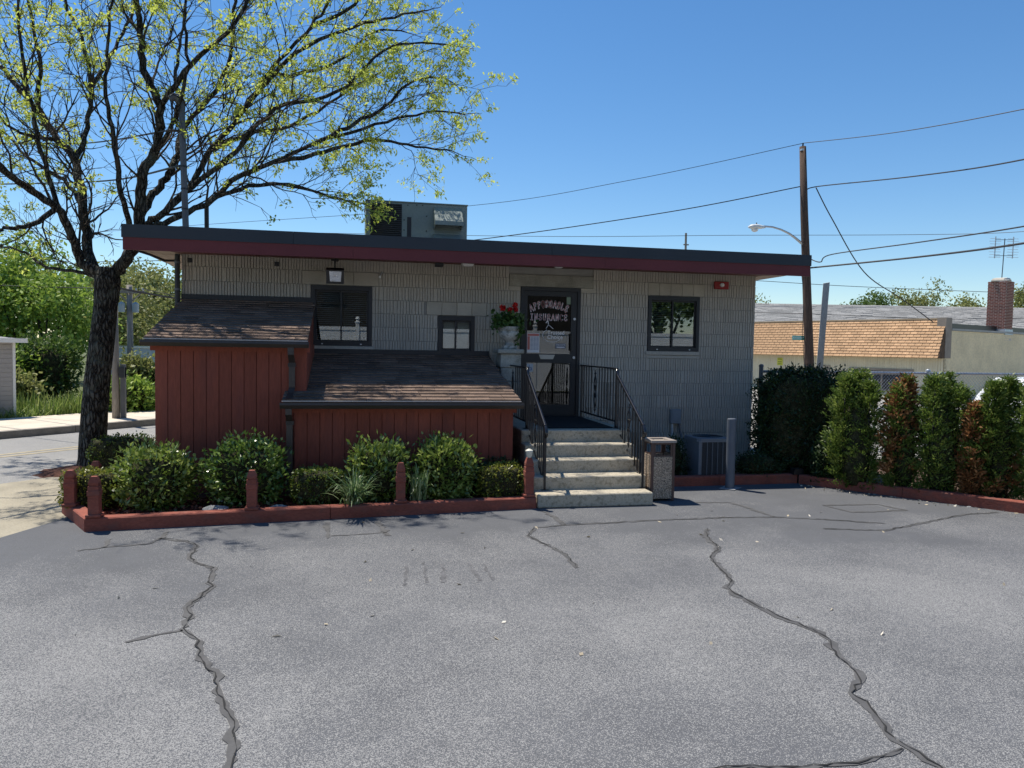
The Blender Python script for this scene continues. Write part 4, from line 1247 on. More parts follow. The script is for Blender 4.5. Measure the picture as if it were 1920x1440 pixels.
# mulch heap and roots at the tree foot
mb = MB(); n_ = 22
V = [(-1.35, .25, .10)]
for ring, (rr, z) in enumerate(((.36, .06), (.6, .0), (.85, -.03))):
    for k in range(n_):
        a = 2 * math.pi * k / n_; q = rr * (1 + .12 * math.sin(3 * a + 1) + .06 * random.uniform(-1, 1))
        V.append((-1.35 + q * math.cos(a), .25 + q * .75 * math.sin(a), z + random.uniform(-.01, .01)))
F = [(0, 1 + k, 1 + (k + 1) % n_) for k in range(n_)]
for r in range(2):
    for k in range(n_):
        F.append((1 + r * n_ + k, 1 + (r + 1) * n_ + k, 1 + (r + 1) * n_ + (k + 1) % n_, 1 + r * n_ + (k + 1) % n_))
mb.add(V, F); struct(mb.build("mulch_mound", mat("root_mulch", (.10, .05, .037), .98, .4, 12, .5, 70, 1.0, 60, spec=.1)))
# loose mulch chips along both beds
def chips(name, n, fn, mtl):
    C = np.array([fn() for _ in range(n)])
    D = rng.normal(size=(n, 3)); D[:, 2] *= .35
    return quads(name, leafquads(C, D, .05, .022), mtl, None)
L_CHIP = leafmat("mulch_chip", (.09, .03, .02), (.19, .06, .04), (.34, .15, .10), .9, .0, .1)
def bedpt():
    while True:
        x = random.uniform(-.6, 4.5); y = random.uniform(-3.45, -2.3)
        if y > -3.40 + (x + .15) * .112 and (x > -.1 or y > -3.35 - (x + .1) * 1.55):
            return (x, y, .072 + random.random() * .02)
o = chips("mulch_chips", 2600, bedpt, L_CHIP); tag(o, "scattered red-brown bark chips in the front planting bed", "mulch")
def lotpt():
    u = random.random(); q = abs(random.gauss(0, .13))
    if random.random() < .55:
        x, y = 8.70 + (10.9 - 8.70) * u, -1.92 + (-4.9 + 1.92) * u
        return (x - q * .8 - .01, y - q * .6 - .01, .006)
    return (random.uniform(.5, 9), random.uniform(-7.5, -3.4), .006)
o = chips("litter_flecks", 110, lotpt, leafmat("dry_leaf_bit", (.35, .30, .22), (.5, .43, .32), (.7, .66, .58), .9, .1, .1)); tag(o, "small dry leaf flecks strewn over the asphalt lot", "leaf litter")

POSTS = [(-.115, -3.50, .545, "turned red post on the left front corner of the timber edging"), (-.52, -2.93, .52, "turned red post behind the corner one, left of the golden hedge"),
         (1.362, -3.33, .555, "turned red post before the big dark rounded shrub"), (2.932, -3.15, .585, "turned red post between the two strap-leaved clumps"),
         (4.445, -2.985, .60, "turned red post with a lamp cap beside the steps"), (-.545, -2.02, .48, "turned red post farthest back, half hidden by the golden hedge")]
for i, (x, y, top, lab) in enumerate(POSTS):
    t = thing("edging_post", lab, "post", (x, y, .12), "turned red posts on the bed edging")
    h0 = .137
    prof = [(.050, 0), (.050, .48), (.056, .49), (.056, .62), (.050, .63), (.050, .74), (.040, .75), (.047, .78), (.047, .84), (.028, .99), (.012, 1.0)]
    H = top - h0
    V, F = [], []
    for r_, u in prof:
        for sx_, sy_ in ((-1, -1), (1, -1), (1, 1), (-1, 1)):
            V.append((x + sx_ * r_, y + sy_ * r_, h0 + .03 + u * (H - .03)))
    for k in range(len(prof) - 1):
        for j in range(4):
            F.append((k * 4 + j, k * 4 + (j + 1) % 4, k * 4 + 4 + (j + 1) % 4, k * 4 + 4 + j))
    F += [(3, 2, 1, 0), tuple(range(len(prof) * 4 - 4, len(prof) * 4))]
    MB().add(V, F).build("post", M_TIMBER, t)
    MB().bbox(x - .07, x + .07, y - .07, y + .07, h0 + .001, h0 + .03, .005).build("foot_trim", M_TIMBER, t)
    if i == 4:
        MB().lathe((x, y), [(.022, top - .01), (.026, top + .005), (.034, top + .03), (.043, top + .07), (.047, top + .072), (.045, top + .082), (.012, top + .10)], 14).build("lamp_cap", mat("cap_ivory", (.55, .53, .45), .45), t)
t = thing("ground_spotlight", "small dark ground spotlight on a stake by the yew hedge", "light", (8.70, -1.78, .05))
MB().prism([(8.62, .13), (8.79, .13), (8.77, .215), (8.64, .215)], 'y', -1.86, -1.74).build("lamp_head", M_BLACK, t)
MB().tube([(8.705, -1.80, .02), (8.705, -1.80, .14)], .02, 7).build("stake", M_BLACK, t)
for i, (x, y, s) in enumerate(((.95, -3.12, .13), (1.62, -3.14, .12))):
    t = thing("garden_stone", ("grey stone left of the turned post before the dark shrub", "grey stone between the dark shrub and the low hedge")[i], "stone", (x, y, .06), "stones lying in the mulch bed")
    P = unit(rng.normal(size=(60, 3))) * (1 + .15 * rng.normal(size=(60, 1))) * np.array((s, s * .6, s * .4)) + np.array((x, y, .09))
    import bmesh as _bm
    bm = _bm.new()
    for p in P: bm.verts.new(p)
    _bm.ops.convex_hull(bm, input=bm.verts)
    me = bpy.data.meshes.new("rock")
    for v in [v for v in bm.verts if not v.link_faces]: bm.verts.remove(v)
    bm.to_mesh(me); bm.free()
    link("rock", me, mat("field_stone", (.26, .26, .25), .9, .25, 14, .2, 60, .4, 40), t)

# ================================================================== SHRUBS
G1 = "clipped hedges in the front bed"; G2 = "rounded broad-leaved shrubs in the front bed"
shrub("clipped_hedge", "dark clipped hedge block beside the tree trunk, left of the lean-to", (-.80, .10, .28), (.95, .55, .55), 'box', L_BOX, 5200, .032, .02, 1, G1, "hedge", trim=.96, core=.88, rough=.05)
shrub("clipped_hedge", "low golden-topped hedge block at the left end of the bed", (-.38, -2.62, .28), (.62, .60, .42), 'box', L_YEL, 5600, .032, .02, 2, G1, "hedge", trim=.96, core=.88, rough=.05)
shrub("rounded_shrub", "bright broad-leaved shrub at the left, beside the golden hedge", (.29, -2.78, .43), (.82, .72, .76), 'dome', L_RHODO2, 4200, .062, .03, 3, G2, trim=.89, rough=.10, up=.5, jitter=.7)
shrub("rounded_shrub", "largest dark rounded shrub before the tall lean-to", (1.22, -2.70, .47), (.92, .74, .86), 'dome', L_RHODO, 5600, .058, .028, 4, G2, trim=.89, rough=.09, up=.4, jitter=.7)
shrub("clipped_hedge", "low square hedge block between dark shrub and strap-leaved clump", (2.02, -2.80, .28), (.62, .42, .42), 'box', L_BOX, 5200, .030, .019, 5, G1, "hedge", trim=.96, core=.88, rough=.05)
shrub("rounded_shrub", "rounded shrub behind the left strap-leaved clump", (2.72, -2.74, .44), (.72, .62, .78), 'dome', L_RHODO2, 4600, .060, .03, 6, G2, trim=.89, rough=.10, up=.55, jitter=.7)
shrub("rounded_shrub", "pale topped rounded shrub between the right clump and right hedge", (3.50, -2.68, .46), (.72, .62, .82), 'dome', L_RHODO2, 4800, .060, .03, 7, G2, trim=.89, rough=.09, up=.6, jitter=.7)
shrub("clipped_hedge", "low square hedge block next to the concrete steps", (4.15, -2.74, .29), (.58, .42, .42), 'box', L_YEL, 5200, .030, .019, 8, G1, "hedge", trim=.96, core=.88, rough=.05)
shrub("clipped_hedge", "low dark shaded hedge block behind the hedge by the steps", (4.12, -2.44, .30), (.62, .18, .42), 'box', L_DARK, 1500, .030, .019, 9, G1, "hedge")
def clump(label, x, y, n, hgt, spread, lean=(0, 0)):
    t = thing("strap_leaf_clump", label, "plant", (x, y, .07), "strap-leaved clumps in the front bed")
    V = []; 
    for i in range(n):
        a = random.uniform(0, 6.283); L_ = hgt * random.uniform(.6, 1.15); sp = spread * random.uniform(.25, 1)
        d = np.array((math.cos(a), math.sin(a), 0)) * sp + np.array((*lean, 0)); side = np.array((-math.sin(a), math.cos(a), 0))
        b0 = np.array((x, y, .06)) + np.array((random.gauss(0, .035), random.gauss(0, .03), 0))
        prev = None
        droop = random.uniform(.25, 1.0)
        for k in range(7):
            u = k / 6
            p = b0 + d * u ** 1.5 + np.array((0, 0, L_ * (1.15 * u - droop * .8 * u ** 3)))
            p[2] = max(p[2], .012 if p[1] < -3.3 else .07)
            w = .009 * (1 - u ** 2.5) + .001
            if prev is not None:
                V.append([prev[0] - side * prev[1], prev[0] + side * prev[1], p + side * w, p - side * w])
            prev = (p, w)
    quads("leaves", np.array(V), L_IRIS, t, rng.random(len(V)))
clump("strap-leaved clump spilling over the timber edging", 2.42, -3.12, 120, .52, .40, (0, -.16))
clump("upright strap-leaved clump right of the turned post", 3.13, -3.0, 95, .52, .19, (0.02, -.03))

# right-hand evergreens
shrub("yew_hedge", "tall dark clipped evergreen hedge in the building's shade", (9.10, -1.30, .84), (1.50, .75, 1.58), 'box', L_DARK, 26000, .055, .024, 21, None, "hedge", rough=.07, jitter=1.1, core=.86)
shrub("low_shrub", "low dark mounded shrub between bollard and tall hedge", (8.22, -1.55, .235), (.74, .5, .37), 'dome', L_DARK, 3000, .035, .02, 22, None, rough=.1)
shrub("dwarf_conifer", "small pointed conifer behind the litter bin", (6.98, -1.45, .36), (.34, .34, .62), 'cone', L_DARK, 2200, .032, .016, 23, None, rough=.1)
GA = "arborvitae along the right timber edging"
ARB = [(9.22, -2.40, .66, 1.60, None, "bushy green arborvitae next to the dark hedge, left of the row"),
       (9.66, -2.80, .44, 1.52, (.50, .35, 2, 31), "half dead rust-brown arborvitae, second in the row"),
       (10.02, -3.08, .66, 1.58, None, "dense green arborvitae in the middle, by the fence post"),
       (10.25, -3.42, .34, 1.22, (.72, .1, 2, 33), "thin rust-brown arborvitae right of the middle one"),
       (10.46, -3.54, .44, 1.55, (.22, .05, .8, 35), "narrow pointed green arborvitae beside the thin brown one"),
       (10.84, -3.90, .70, 1.72, None, "broad arborvitae at the right edge of view")]
def arborvitae(label, x, y, w, hgt, brown, seed):
    """upright fans of scale-leaved sprays round several leaders"""
    t = thing("arborvitae", label, "evergreen", (x, y, .05), GA)
    r_ = np.random.default_rng(seed)
    lead = 4 if w > .5 else 2
    CT, OUT = [], []
    nf = int(1000 * w / .5)
    stems = MB()
    for l in range(lead):
        a = l * 2.4 + r_.random(); lx, ly = x + .17 * w * math.cos(a) * (lead > 1) * 1.5, y + .15 * w * math.sin(a) * (lead > 1) * 1.5
        lh = hgt * (1 - .10 * r_.random() * (l > 0)); lr = w * (.40 if lead > 2 else .46)
        stems.tube([(x, y, -.02), (lx, ly, lh * .4), (lx, ly, lh * .95)], [.03, .02, .005], 6)
        for k in range(nf // lead):
            u = r_.random() ** .85
            prof = (.72 + .5 * u if u < .35 else .90 * max(1 - ((u - .35) / .65) ** 2.0, 0) ** .5 + .02)
            ang = r_.random() * 6.283; rad = lr * prof * r_.uniform(.45, 1.12) * (1 + .18 * math.sin(3 * ang + 5 * u + seed))
            CT.append((lx + rad * math.cos(ang), ly + rad * math.sin(ang), .06 + u * lh)); OUT.append((math.cos(ang), math.sin(ang), .95))
    stems.build("stems", M_BARK, t)
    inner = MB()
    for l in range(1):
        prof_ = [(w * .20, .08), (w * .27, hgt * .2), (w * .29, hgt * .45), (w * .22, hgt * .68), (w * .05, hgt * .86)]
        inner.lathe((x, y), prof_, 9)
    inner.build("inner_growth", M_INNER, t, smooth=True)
    CT, OUT = np.array(CT), unit(np.array(OUT))
    per = 17
    C_ = np.repeat(CT, per, 0); O_ = np.repeat(OUT, per, 0)
    side = unit(np.cross(O_, np.array((0, 0, 1.0)) + r_.normal(size=O_.shape) * .35))
    su = r_.normal(size=len(C_)) * .034; sv = r_.uniform(-.05, .05, len(C_))
    P = C_ + side * su[:, None] + O_ * sv[:, None] + r_.normal(size=C_.shape) * .012
    D = O_ * 1.0 + side * (su / .034 * .55)[:, None] + r_.normal(size=C_.shape) * .28
    tone = np.clip(np.repeat(r_.random(len(CT)), per) * .65 + r_.random(len(C_)) * .35, 0, 1)
    V = leafquads(P, D, .050, .017)
    if brown:
        sh_, z0, z1, sd2 = brown
        fld = lump(CT * 1.5, sd2) + .35 * r_.normal(size=len(CT))
        fz = (CT[:, 2] > z0) & (CT[:, 2] < z1)
        thr = np.quantile(fld[fz], 1 - sh_)
        b = np.repeat((fld > thr) & fz, per)
        quads("dead_foliage", leafquads(P[b], D[b], .058, .024), L_BROWNF, t, tone[b])
        V, tone = V[~b], tone[~b]
    quads("foliage", V, L_ARB, t, tone)
for i, (x, y, w, hgt, br, lab) in enumerate(ARB):
    arborvitae(lab, x, y, w, hgt, br, 40 + i)
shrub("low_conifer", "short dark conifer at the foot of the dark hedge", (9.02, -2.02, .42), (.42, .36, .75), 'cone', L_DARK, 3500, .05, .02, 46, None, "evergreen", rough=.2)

# ================================================================== CHAIN-LINK FENCE
t = thing("chain_link_fence", "galvanised chain-link fence standing behind the evergreen row", "fence", (11.6, -.1, 0))
fx0, fx1, fzt = 9.06, 15.2, 1.56
for i, x in enumerate((9.06, 12.26, 15.2)):
    MB().lathe((x, -.1), [(.036, .0), (.036, fzt + (.08 if i == 0 else .03)), (.042, fzt + (.085 if i == 0 else .035)), (.036, fzt + (.11 if i == 0 else .06)), (.012, fzt + (.125 if i == 0 else .075))], 12).build("post", M_PIPE if i == 0 else M_GALV, t)
MB().tube([(fx0, -.1, fzt), (9.75, -.1, fzt)], .022, 8).build("top_rail", M_PIPE, t)  # first post and this rail stretch coloured darker to stand for shade
MB().tube([(9.75, -.1, fzt), (fx1, -.1, fzt)], .022, 8).build("top_rail", M_GALV, t)
for x in (12.26, 15.2):
    MB().cyl((x, -.1), .045, 1.33, 1.36, 10).build("band", M_GALV, t)
mb = MB(); pz = .062; hh = 1.5
for s in (1, -1):
    for k in range(int((fx1 - fx0 + hh) / pz) + 1):
        xa = fx0 + k * pz - (hh if s == 1 else 0); xb = xa + s * hh
        if s == -1:
            xa = fx0 + k * pz; xb = xa - hh
        za, zb_ = .07, .07 + hh + .02
        P = [(xa, za), (xb, zb_)]
        # clip to the panel
        def clip(P):
            (x0, z0), (x1, z1) = P
            out = []
            for tt in (0.0, 1.0):
                out.append(tt)
            lo, hi = 0.0, 1.0
            dx = x1 - x0
            for lim, sg in ((fx0 + .03, 1), (fx1, -1)):
                f0 = (x0 - lim) * sg; f1 = (x1 - lim) * sg
                if f0 < 0 and f1 < 0:
                    return None
                if f0 < 0:
                    lo = max(lo, f0 / (f0 - f1))
                if f1 < 0:
                    hi = min(hi, f0 / (f0 - f1))
            if hi - lo < .02:
                return None
            g = lambda q: (x0 + dx * q, z0 + (z1 - z0) * q)
            return [g(lo), g(hi)]
        P = clip(P)
        if P:
            yy = -.122 + (.004 if s == 1 else 0)
            mb.tube([(P[0][0], yy, P[0][1]), (P[1][0], yy, P[1][1])], .0022, 4, cap=False)
mb.build("wire_mesh", M_GALV, t, stuff=True)

# ================================================================== HONEY LOCUST
LIMBS = [
    (.10, [(-1.09, 0.44, 2.77), (-1.43, 0.42, 3.01), (-1.5, 0.24, 3.34), (-1.6, -0.02, 3.71), (-1.87, -0.37, 3.9), (-2.09, -0.72, 4.16), (-2.4, -0.95, 4.42), (-2.75, -1.05, 5.0)]),
    (.105, [(-1.13, 0.44, 2.73), (-1.3, 0.54, 2.9), (-1.48, 0.76, 3.41), (-1.57, 0.9, 3.87), (-1.79, 1.29, 4.65), (-2.13, 1.58, 5.0), (-2.56, 2.01, 5.51), (-3.05, 2.44, 6.08), (-3.55, 2.78, 6.63), (-4.01, 3.12, 7.51), (-4.28, 3.24, 8.67)]),
    (.055, [(-1.79, 1.29, 4.65), (-1.75, 1.61, 5.11), (-1.81, 2.18, 6.03), (-2.1, 2.7, 6.91), (-2.51, 3.13, 7.76), (-2.7, 3.43, 8.87), (-2.93, 3.63, 9.96)]),
    (.125, [(-1.08, 0.44, 2.77), (-0.98, 0.42, 2.9), (-0.76, 0.28, 3.13), (-0.6, 0.17, 3.65), (-0.55, 0.09, 4.24), (-0.36, 0.07, 4.57), (-0.25, -0.13, 5.15), (-0.43, -0.17, 5.62), (-0.51, -0.13, 6.24), (-0.57, -0.09, 6.66), (-0.67, -0.03, 7.46), (-0.86, 0.05, 8.34)]),
    (.08, [(-0.6, 0.17, 3.65), (-0.48, 0.37, 4.02), (-0.28, 0.55, 4.38), (-0.22, 0.76, 4.71), (-0.18, 1.08, 5.19), (0.11, 1.46, 5.82), (0.39, 1.75, 6.54), (0.44, 1.99, 7.58), (0.49, 2.24, 8.67), (0.38, 2.42, 9.72)]),
    (.075, [(-0.71, 0.28, 3.19), (-0.51, 0.2, 3.53), (-0.39, 0.13, 3.63), (0.01, 0.17, 4.04), (0.34, 0.44, 4.74), (0.66, 0.71, 5.32), (1.1, 0.96, 6.11), (1.73, 1.18, 6.98), (2.0, 1.25, 7.43), (2.34, 1.42, 8.23)]),
    (.06, [(-0.39, 0.13, 3.63), (-0.31, 0.12, 3.68), (0.22, 0.13, 4.23), (0.73, 0.15, 4.7), (1.24, 0.39, 5.38), (2.14, 0.63, 5.79), (2.72, 0.95, 6.48), (3.12, 1.19, 6.81), (4.03, 1.42, 6.97)]),
    (.065, [(-0.51, 0.2, 3.5), (-0.17, 0.08, 3.63), (0.42, -0.02, 3.92), (0.75, 0.02, 4.27), (1.27, 0.03, 4.52), (1.78, 0.35, 4.89), (2.72, 0.69, 5.35), (3.53, 1.05, 5.71), (4.21, 1.32, 5.81)]),
    (.038, [(0.42, -0.02, 3.95), (0.93, -0.02, 4.15), (1.44, 0.08, 4.22), (1.97, 0.28, 4.14), (2.45, 0.48, 4.1)]),
    (.042, [(1.27, 0.03, 4.53), (1.97, 0.31, 4.79), (2.72, 0.88, 5.17), (3.4, 1.15, 5.17), (4.0, 1.34, 5.2)]),
    (.048, [(0.34, 0.44, 4.74), (0.79, 1.19, 5.21), (1.49, 1.78, 5.59), (2.27, 2.16, 6.31), (2.91, 2.36, 6.8)]),
    (.05, [(-0.25, -0.13, 5.15), (0.2, -0.3, 5.72), (0.7, -0.38, 6.17), (1.04, -0.32, 6.88), (1.33, -0.34, 7.55)]),
    (.045, [(0.66, 0.71, 5.32), (1.38, 0.92, 6.33), (2.18, 1.19, 6.92), (3.04, 1.44, 7.36), (3.59, 1.64, 7.59)]),
    (.05, [(-1.6, -0.02, 3.71), (-1.86, -0.19, 3.45), (-2.19, -0.33, 3.34), (-2.51, -0.47, 3.24)]),
    (.042, [(-1.57, 0.9, 3.87), (-2.1, 1.75, 4.4), (-2.85, 2.54, 4.87), (-3.51, 3.22, 5.44), (-4.2, 3.7, 5.88)]),
    (.042, [(-1.81, 2.18, 6.03), (-1.6, 2.69, 6.87), (-1.41, 3.1, 7.68), (-1.22, 3.41, 8.58)]),
    (.042, [(-0.18, 1.08, 5.19), (-0.42, 1.69, 6.1), (-0.43, 2.14, 6.95), (-0.41, 2.5, 7.98)]),
    (.042, [(-2.56, 2.01, 5.51), (-2.33, 1.48, 6.11), (-2.29, 1.08, 6.6), (-2.29, 0.91, 7.29)]),
    (.04, [(-1.19, 0.46, 2.73), (-1.64, 0.97, 2.92), (-2.26, 1.51, 3.02), (-2.84, 2.06, 3.31), (-3.4, 2.49, 3.43)]),
    (.055, [(-0.7, 0.23, 3.34), (-0.69, -0.31, 3.77), (-0.74, -0.47, 4.45), (-0.82, -0.52, 5.13), (-0.76, -0.61, 5.8), (-0.67, -0.68, 6.73)]),
    (.05, [(-1.5, 0.24, 3.34), (-1.73, 0.02, 4.14), (-1.83, -0.22, 5.0), (-1.93, -0.26, 5.82), (-1.97, -0.31, 6.76)]),
    (.04, [(1.1, 0.96, 6.11), (1.5, 1.5, 6.29), (2.18, 1.9, 6.75), (2.72, 2.22, 7.38), (3.29, 2.42, 7.51)]),
    (.04, [(1.78, 0.35, 4.89), (2.28, 0.47, 5.21), (2.86, 0.68, 5.64), (3.37, 0.9, 6.17), (3.92, 1.2, 6.32)]),
    (.038, [(1.73, 1.18, 6.98), (2.27, 1.19, 7.27), (2.69, 1.33, 7.8), (3.21, 1.45, 8.25)]),
    (.035, [(-0.36, 0.07, 4.57), (0.04, -0.51, 4.92), (0.24, -0.83, 5.54), (0.22, -0.9, 6.12), (0.34, -1.0, 6.7)]),
    (.035, [(-2.13, 1.58, 5.0), (-2.52, 1.25, 4.99), (-2.81, 0.92, 5.26)]),
]
tree = thing("honey_locust_tree", "big spreading tree with sparse fresh yellow-green leaves left of the building", "tree", (-1.31, .34, 0))
def smooth_path(pts, n=4):
    P = [np.array(p, float) for p in pts]; out = []
    for i in range(len(P) - 1):
        p0, p1, p2, p3 = P[max(i - 1, 0)], P[i], P[i + 1], P[min(i + 2, len(P) - 1)]
        for k in range(n):
            u = k / n
            out.append(.5 * ((2 * p1) + (-p0 + p2) * u + (2 * p0 - 5 * p1 + 4 * p2 - p3) * u * u + (-p0 + 3 * p1 - 3 * p2 + p3) * u ** 3))
    out.append(P[-1])
    return out
tp = smooth_path([(-1.31, .34, -.08), (-1.30, .36, .32), (-1.26, .39, 1.1), (-1.17, .41, 1.96), (-1.12, .43, 2.5), (-1.09, .44, 2.95)], 14)
tr_ = np.interp(np.linspace(0, 1, len(tp)), [0, .05, .14, .4, .75, .9, 1], [.29, .215, .180, .168, .160, .178, .13])
mb = MB(); NT = 56
mb.tube(tp, list(tr_), NT)
V_ = np.array(mb.v)
cen = np.repeat(np.array(tp), NT, 0); off = V_ - cen; aa = np.arctan2(off[:, 1], off[:, 0])
q3 = np.stack([np.cos(aa) * 5.5, np.sin(aa) * 5.5, V_[:, 2] * 1.6], 1)
ridge = np.abs(lump(q3, 91)) * .5 + np.abs(lump(q3 * np.array((1.9, 1.9, 1.3)), 92)) * .5
sw_ = 1 + .03 * np.sin(4 * aa + V_[:, 2] * 1.2)
V_ = cen + off * (sw_ + .09 * (ridge - .35))[:, None]
mb.v = [tuple(p) for p in V_]
mb.build("trunk", M_BARK, tree, smooth=True)
TW = MB(); LC = []; LD = []
def branch(p, d, length, r, depth):
    """wandering twig that forks; leaf tufts at the ends"""
    n = max(3, int(length / .13)); pts = [p.copy()]; d = d / np.linalg.norm(d)
    e = p + d * length
    if e[0] > -1.0 and e[2] < 3.75 and depth > 0:
        return
    for i in range(n):
        d = d + rng.normal(size=3) * .17 + np.array((.0, 0, .03))
        d /= np.linalg.norm(d)
        p = p + d * length / n
        pts.append(p.copy())
    TW.tube(pts, list(np.linspace(r, max(.0028, r * .35), len(pts))), 5 if r > .012 else 3, cap=False)
    if depth > 0:
        k = int(length / (.24 if depth == 2 else .15)) + 1
        for j in range(k):
            i = int(rng.integers(max(1, n // 5), n + 1)); q = pts[i]; t = pts[i] - pts[i - 1]; t /= np.linalg.norm(t)
            s = np.cross(t, rng.normal(size=3)); s /= np.linalg.norm(s)
            branch(q, t * .85 + s * .7, length * rng.uniform(.3, .55), r * .5, depth - 1)
    out = np.clip((np.linalg.norm((p - np.array((-1.0, .6, 3.9))) * np.array((1, 1, .85))) - 1.3) / 2.4, 0, 1)
    if depth == 0 and rng.random() < .10 + .60 * out:
        LC.append(pts[-1]); LD.append(d)
        if rng.random() < .22:
            LC.append(pts[-2]); LD.append(d)
for r0, pts in LIMBS:
    if abs(pts[0][0] + 1.11) < .12 and pts[0][2] < 2.9:
        pts = [(-1.13, .43, 2.35)] + pts
    r0 = r0 * (.84 if r0 > .09 else .68)
    P = smooth_path(pts, 5); n = len(P)
    P = [p + (rng.normal(size=3) * .014 if 2 < i < n - 1 else 0) for i, p in enumerate(P)]
    R_ = r0 * np.linspace(1, .0, n) ** .8 * .86 + .011
    m_ = MB(); m_.tube(P, list(R_), 12 if r0 > .06 else 8); m_.build("limb", M_BARK, tree, smooth=True)
    tot = sum(np.linalg.norm(P[i + 1] - P[i]) for i in range(n - 1))
    k = int(tot * 3.0)
    for j in range(k):
        u = rng.uniform(.2, 1.0); i = min(n - 2, int(u * (n - 1)))
        t_ = P[i + 1] - P[i]; t_ /= np.linalg.norm(t_)
        s = np.cross(t_, rng.normal(size=3)); s /= np.linalg.norm(s)
        L_ = rng.uniform(.6, 1.6) * (1.0 if u < .65 else .85 - .45 * (u - .65) / .35)
        branch(P[i], t_ * .9 + s * .7 + np.array((0, 0, .12)), L_, max(.008, min(.02, R_[i] * .4)), 2)
    branch(P[-1], P[-1] - P[-2], .4, R_[-1], 2)
TW.build("twigs", M_TWIG, tree, stuff=True)
LC = np.array(LC); LD = np.array(LD)
print("leaf tufts", len(LC), "twig verts", len(TW.v))
per = 15
C_ = np.repeat(LC, per, 0) + rng.normal(size=(len(LC) * per, 3)) * np.array((.046, .046, .034)) - np.array((0, 0, .012))
D_ = np.repeat(LD, per, 0) * .4 + rng.normal(size=C_.shape) * .8 + np.array((0, 0, -.25))
quads("leaves", leafquads(C_, D_, .062, .026, .2), L_LOC, tree, np.clip(np.repeat(rng.random(len(LC)), per) * .6 + rng.random(len(C_)) * .4, 0, 1))

# ================================================================== BACKGROUND, LEFT: STREET SIDE
def wood_tree(label, x, y, z0, hgt, rad, mtl, n, leaf, seed, group=None, name="woodland_tree", trunk_r=.12, low=.2):
    t = thing(name, label, "tree", (x, y, z0), group)
    mb = MB(); top = z0 + hgt
    mb.tube([(x, y, z0 - .2), (x + .05 * rad, y, z0 + hgt * .4), (x - .04 * rad, y, z0 + hgt * .8)], [trunk_r, trunk_r * .7, trunk_r * .2], 7)
    rr_ = np.random.default_rng(seed)
    cents = []
    for k in range(11):
        a = rr_.random() * 6.283; u = rr_.uniform(.35, .95)
        zc = z0 + hgt * (low + (1 - low) * u * .95); q = rad * (.85 - .35 * abs(u - .5)) * rr_.uniform(.35, 1)
        c = np.array((x + q * math.cos(a), y + q * math.sin(a), zc)); cents.append(c)
        b0 = np.array((x, y, z0 + hgt * low * rr_.uniform(.6, 1.2)))
        m_ = (b0 + c) / 2 + np.array((0, 0, -.05 * hgt))
        mb.tube([b0, m_, c], [trunk_r * .5, trunk_r * .3, trunk_r * .1], 5)
    mb.build("trunk", M_BARK, t)
    cents = np.array(cents)
    own = rr_.integers(0, len(cents), n)
    r_c = rad * rr_.uniform(.35, .6, len(cents))
    P = cents[own] + unit(rr_.normal(size=(n, 3))) * (r_c[own] * rr_.random(n) ** .45)[:, None] * np.array((1, 1, .75))
    # tufts
    k = n // 14; tc = P[rr_.integers(0, n, k)]; o2 = rr_.integers(0, k, n)
    P = tc[o2] + rr_.normal(size=(n, 3)) * leaf * 1.2
    P[:, 2] = np.maximum(P[:, 2], z0 + .05)
    rnd = np.clip(rr_.random(k)[o2] * .6 + rr_.random(n) * .4, 0, 1)
    quads("crown", leafquads(P, rr_.normal(size=(n, 3)) + np.array((0, 0, .3)), leaf, leaf * .6), mtl, t, rnd)
    return t
GW = "trees beyond the street"
WT = [(-9.6, 17.5, 5.2, 2.6, L_BG, 9000, .16, "big fresh green tree above the grey shed across the street"),
      (-7.6, 16.0, 4.0, 2.0, L_BG, 8000, .15, "leafy green tree just left of the big trunk across the street"),
      (-12.5, 20.5, 6.4, 3.0, L_BG2, 8000, .17, "taller pale tree behind the grey shed at the left edge"),
      (-6.9, 22.5, 4.9, 2.4, L_BG2, 8000, .16, "pale budding tree behind the two grey street poles"),
      (-7.2, 30, 5.6, 3.0, L_BG2, 8000, .18, "hazy olive tree far behind the transformer pole"),
      (-5.2, 33, 5.2, 3.0, L_BG3, 8000, .18, "dark green tree beside the shed roof corner, far back"),
      (-10.8, 28, 6.2, 3.0, L_BG3, 8000, .18, "dark green tree in the gap left of the trunk, far back"),
      (-16.0, 22, 6.6, 3.2, L_BG, 6000, .18, "green tree past the left edge behind the shed")]
for i, (x, y, hgt, rad, mtl, n, lf_, lab) in enumerate(WT):
    wood_tree(lab, x, y, -.1, hgt, rad, mtl, n, lf_, 100 + i, GW, low=.12)
GB = "bushes on the verge across the street"
for i, (x, y, sx_, sy_, sz_, mtl, lab) in enumerate(((-7.3, 11.5, 2.6, 1.8, 1.7, L_BG, "bright green bush behind the tall grass across the street"), (-6.2, 12.2, 1.8, 1.6, 1.9, L_BG3, "darker bush right behind the big trunk across the street"),
        (-8.4, 10.8, 1.9, 1.4, 1.3, L_BG2, "pale bush beside the grey shed across the street"), (-6.2, 10.2, 1.2, 1.0, .9, L_BG2, "small pale bush at the edge of the tall grass"),
        (-3.2, 9.4, 1.3, 1.2, .85, L_BG, "low leafy bush at the foot of the street pole"), (-2.9, 12.4, 1.2, 1.2, 1.15, L_BG3, "dark bush before the white building"), (-3.65, 12.0, .9, .9, 1.35, L_BG2, "yellowish sapling bush between the two street poles"))):
    shrub("roadside_bush", lab, (x, y, sz_ / 2), (sx_, sy_, sz_), 'dome', mtl, 4200, .13, .075, 60 + i, GB, "bush", rough=.25, up=.5)
n = 9000
sv = rng.uniform(-6, 11, n); tv = 8.6 + rng.random(n) ** 1.2 * 2.4
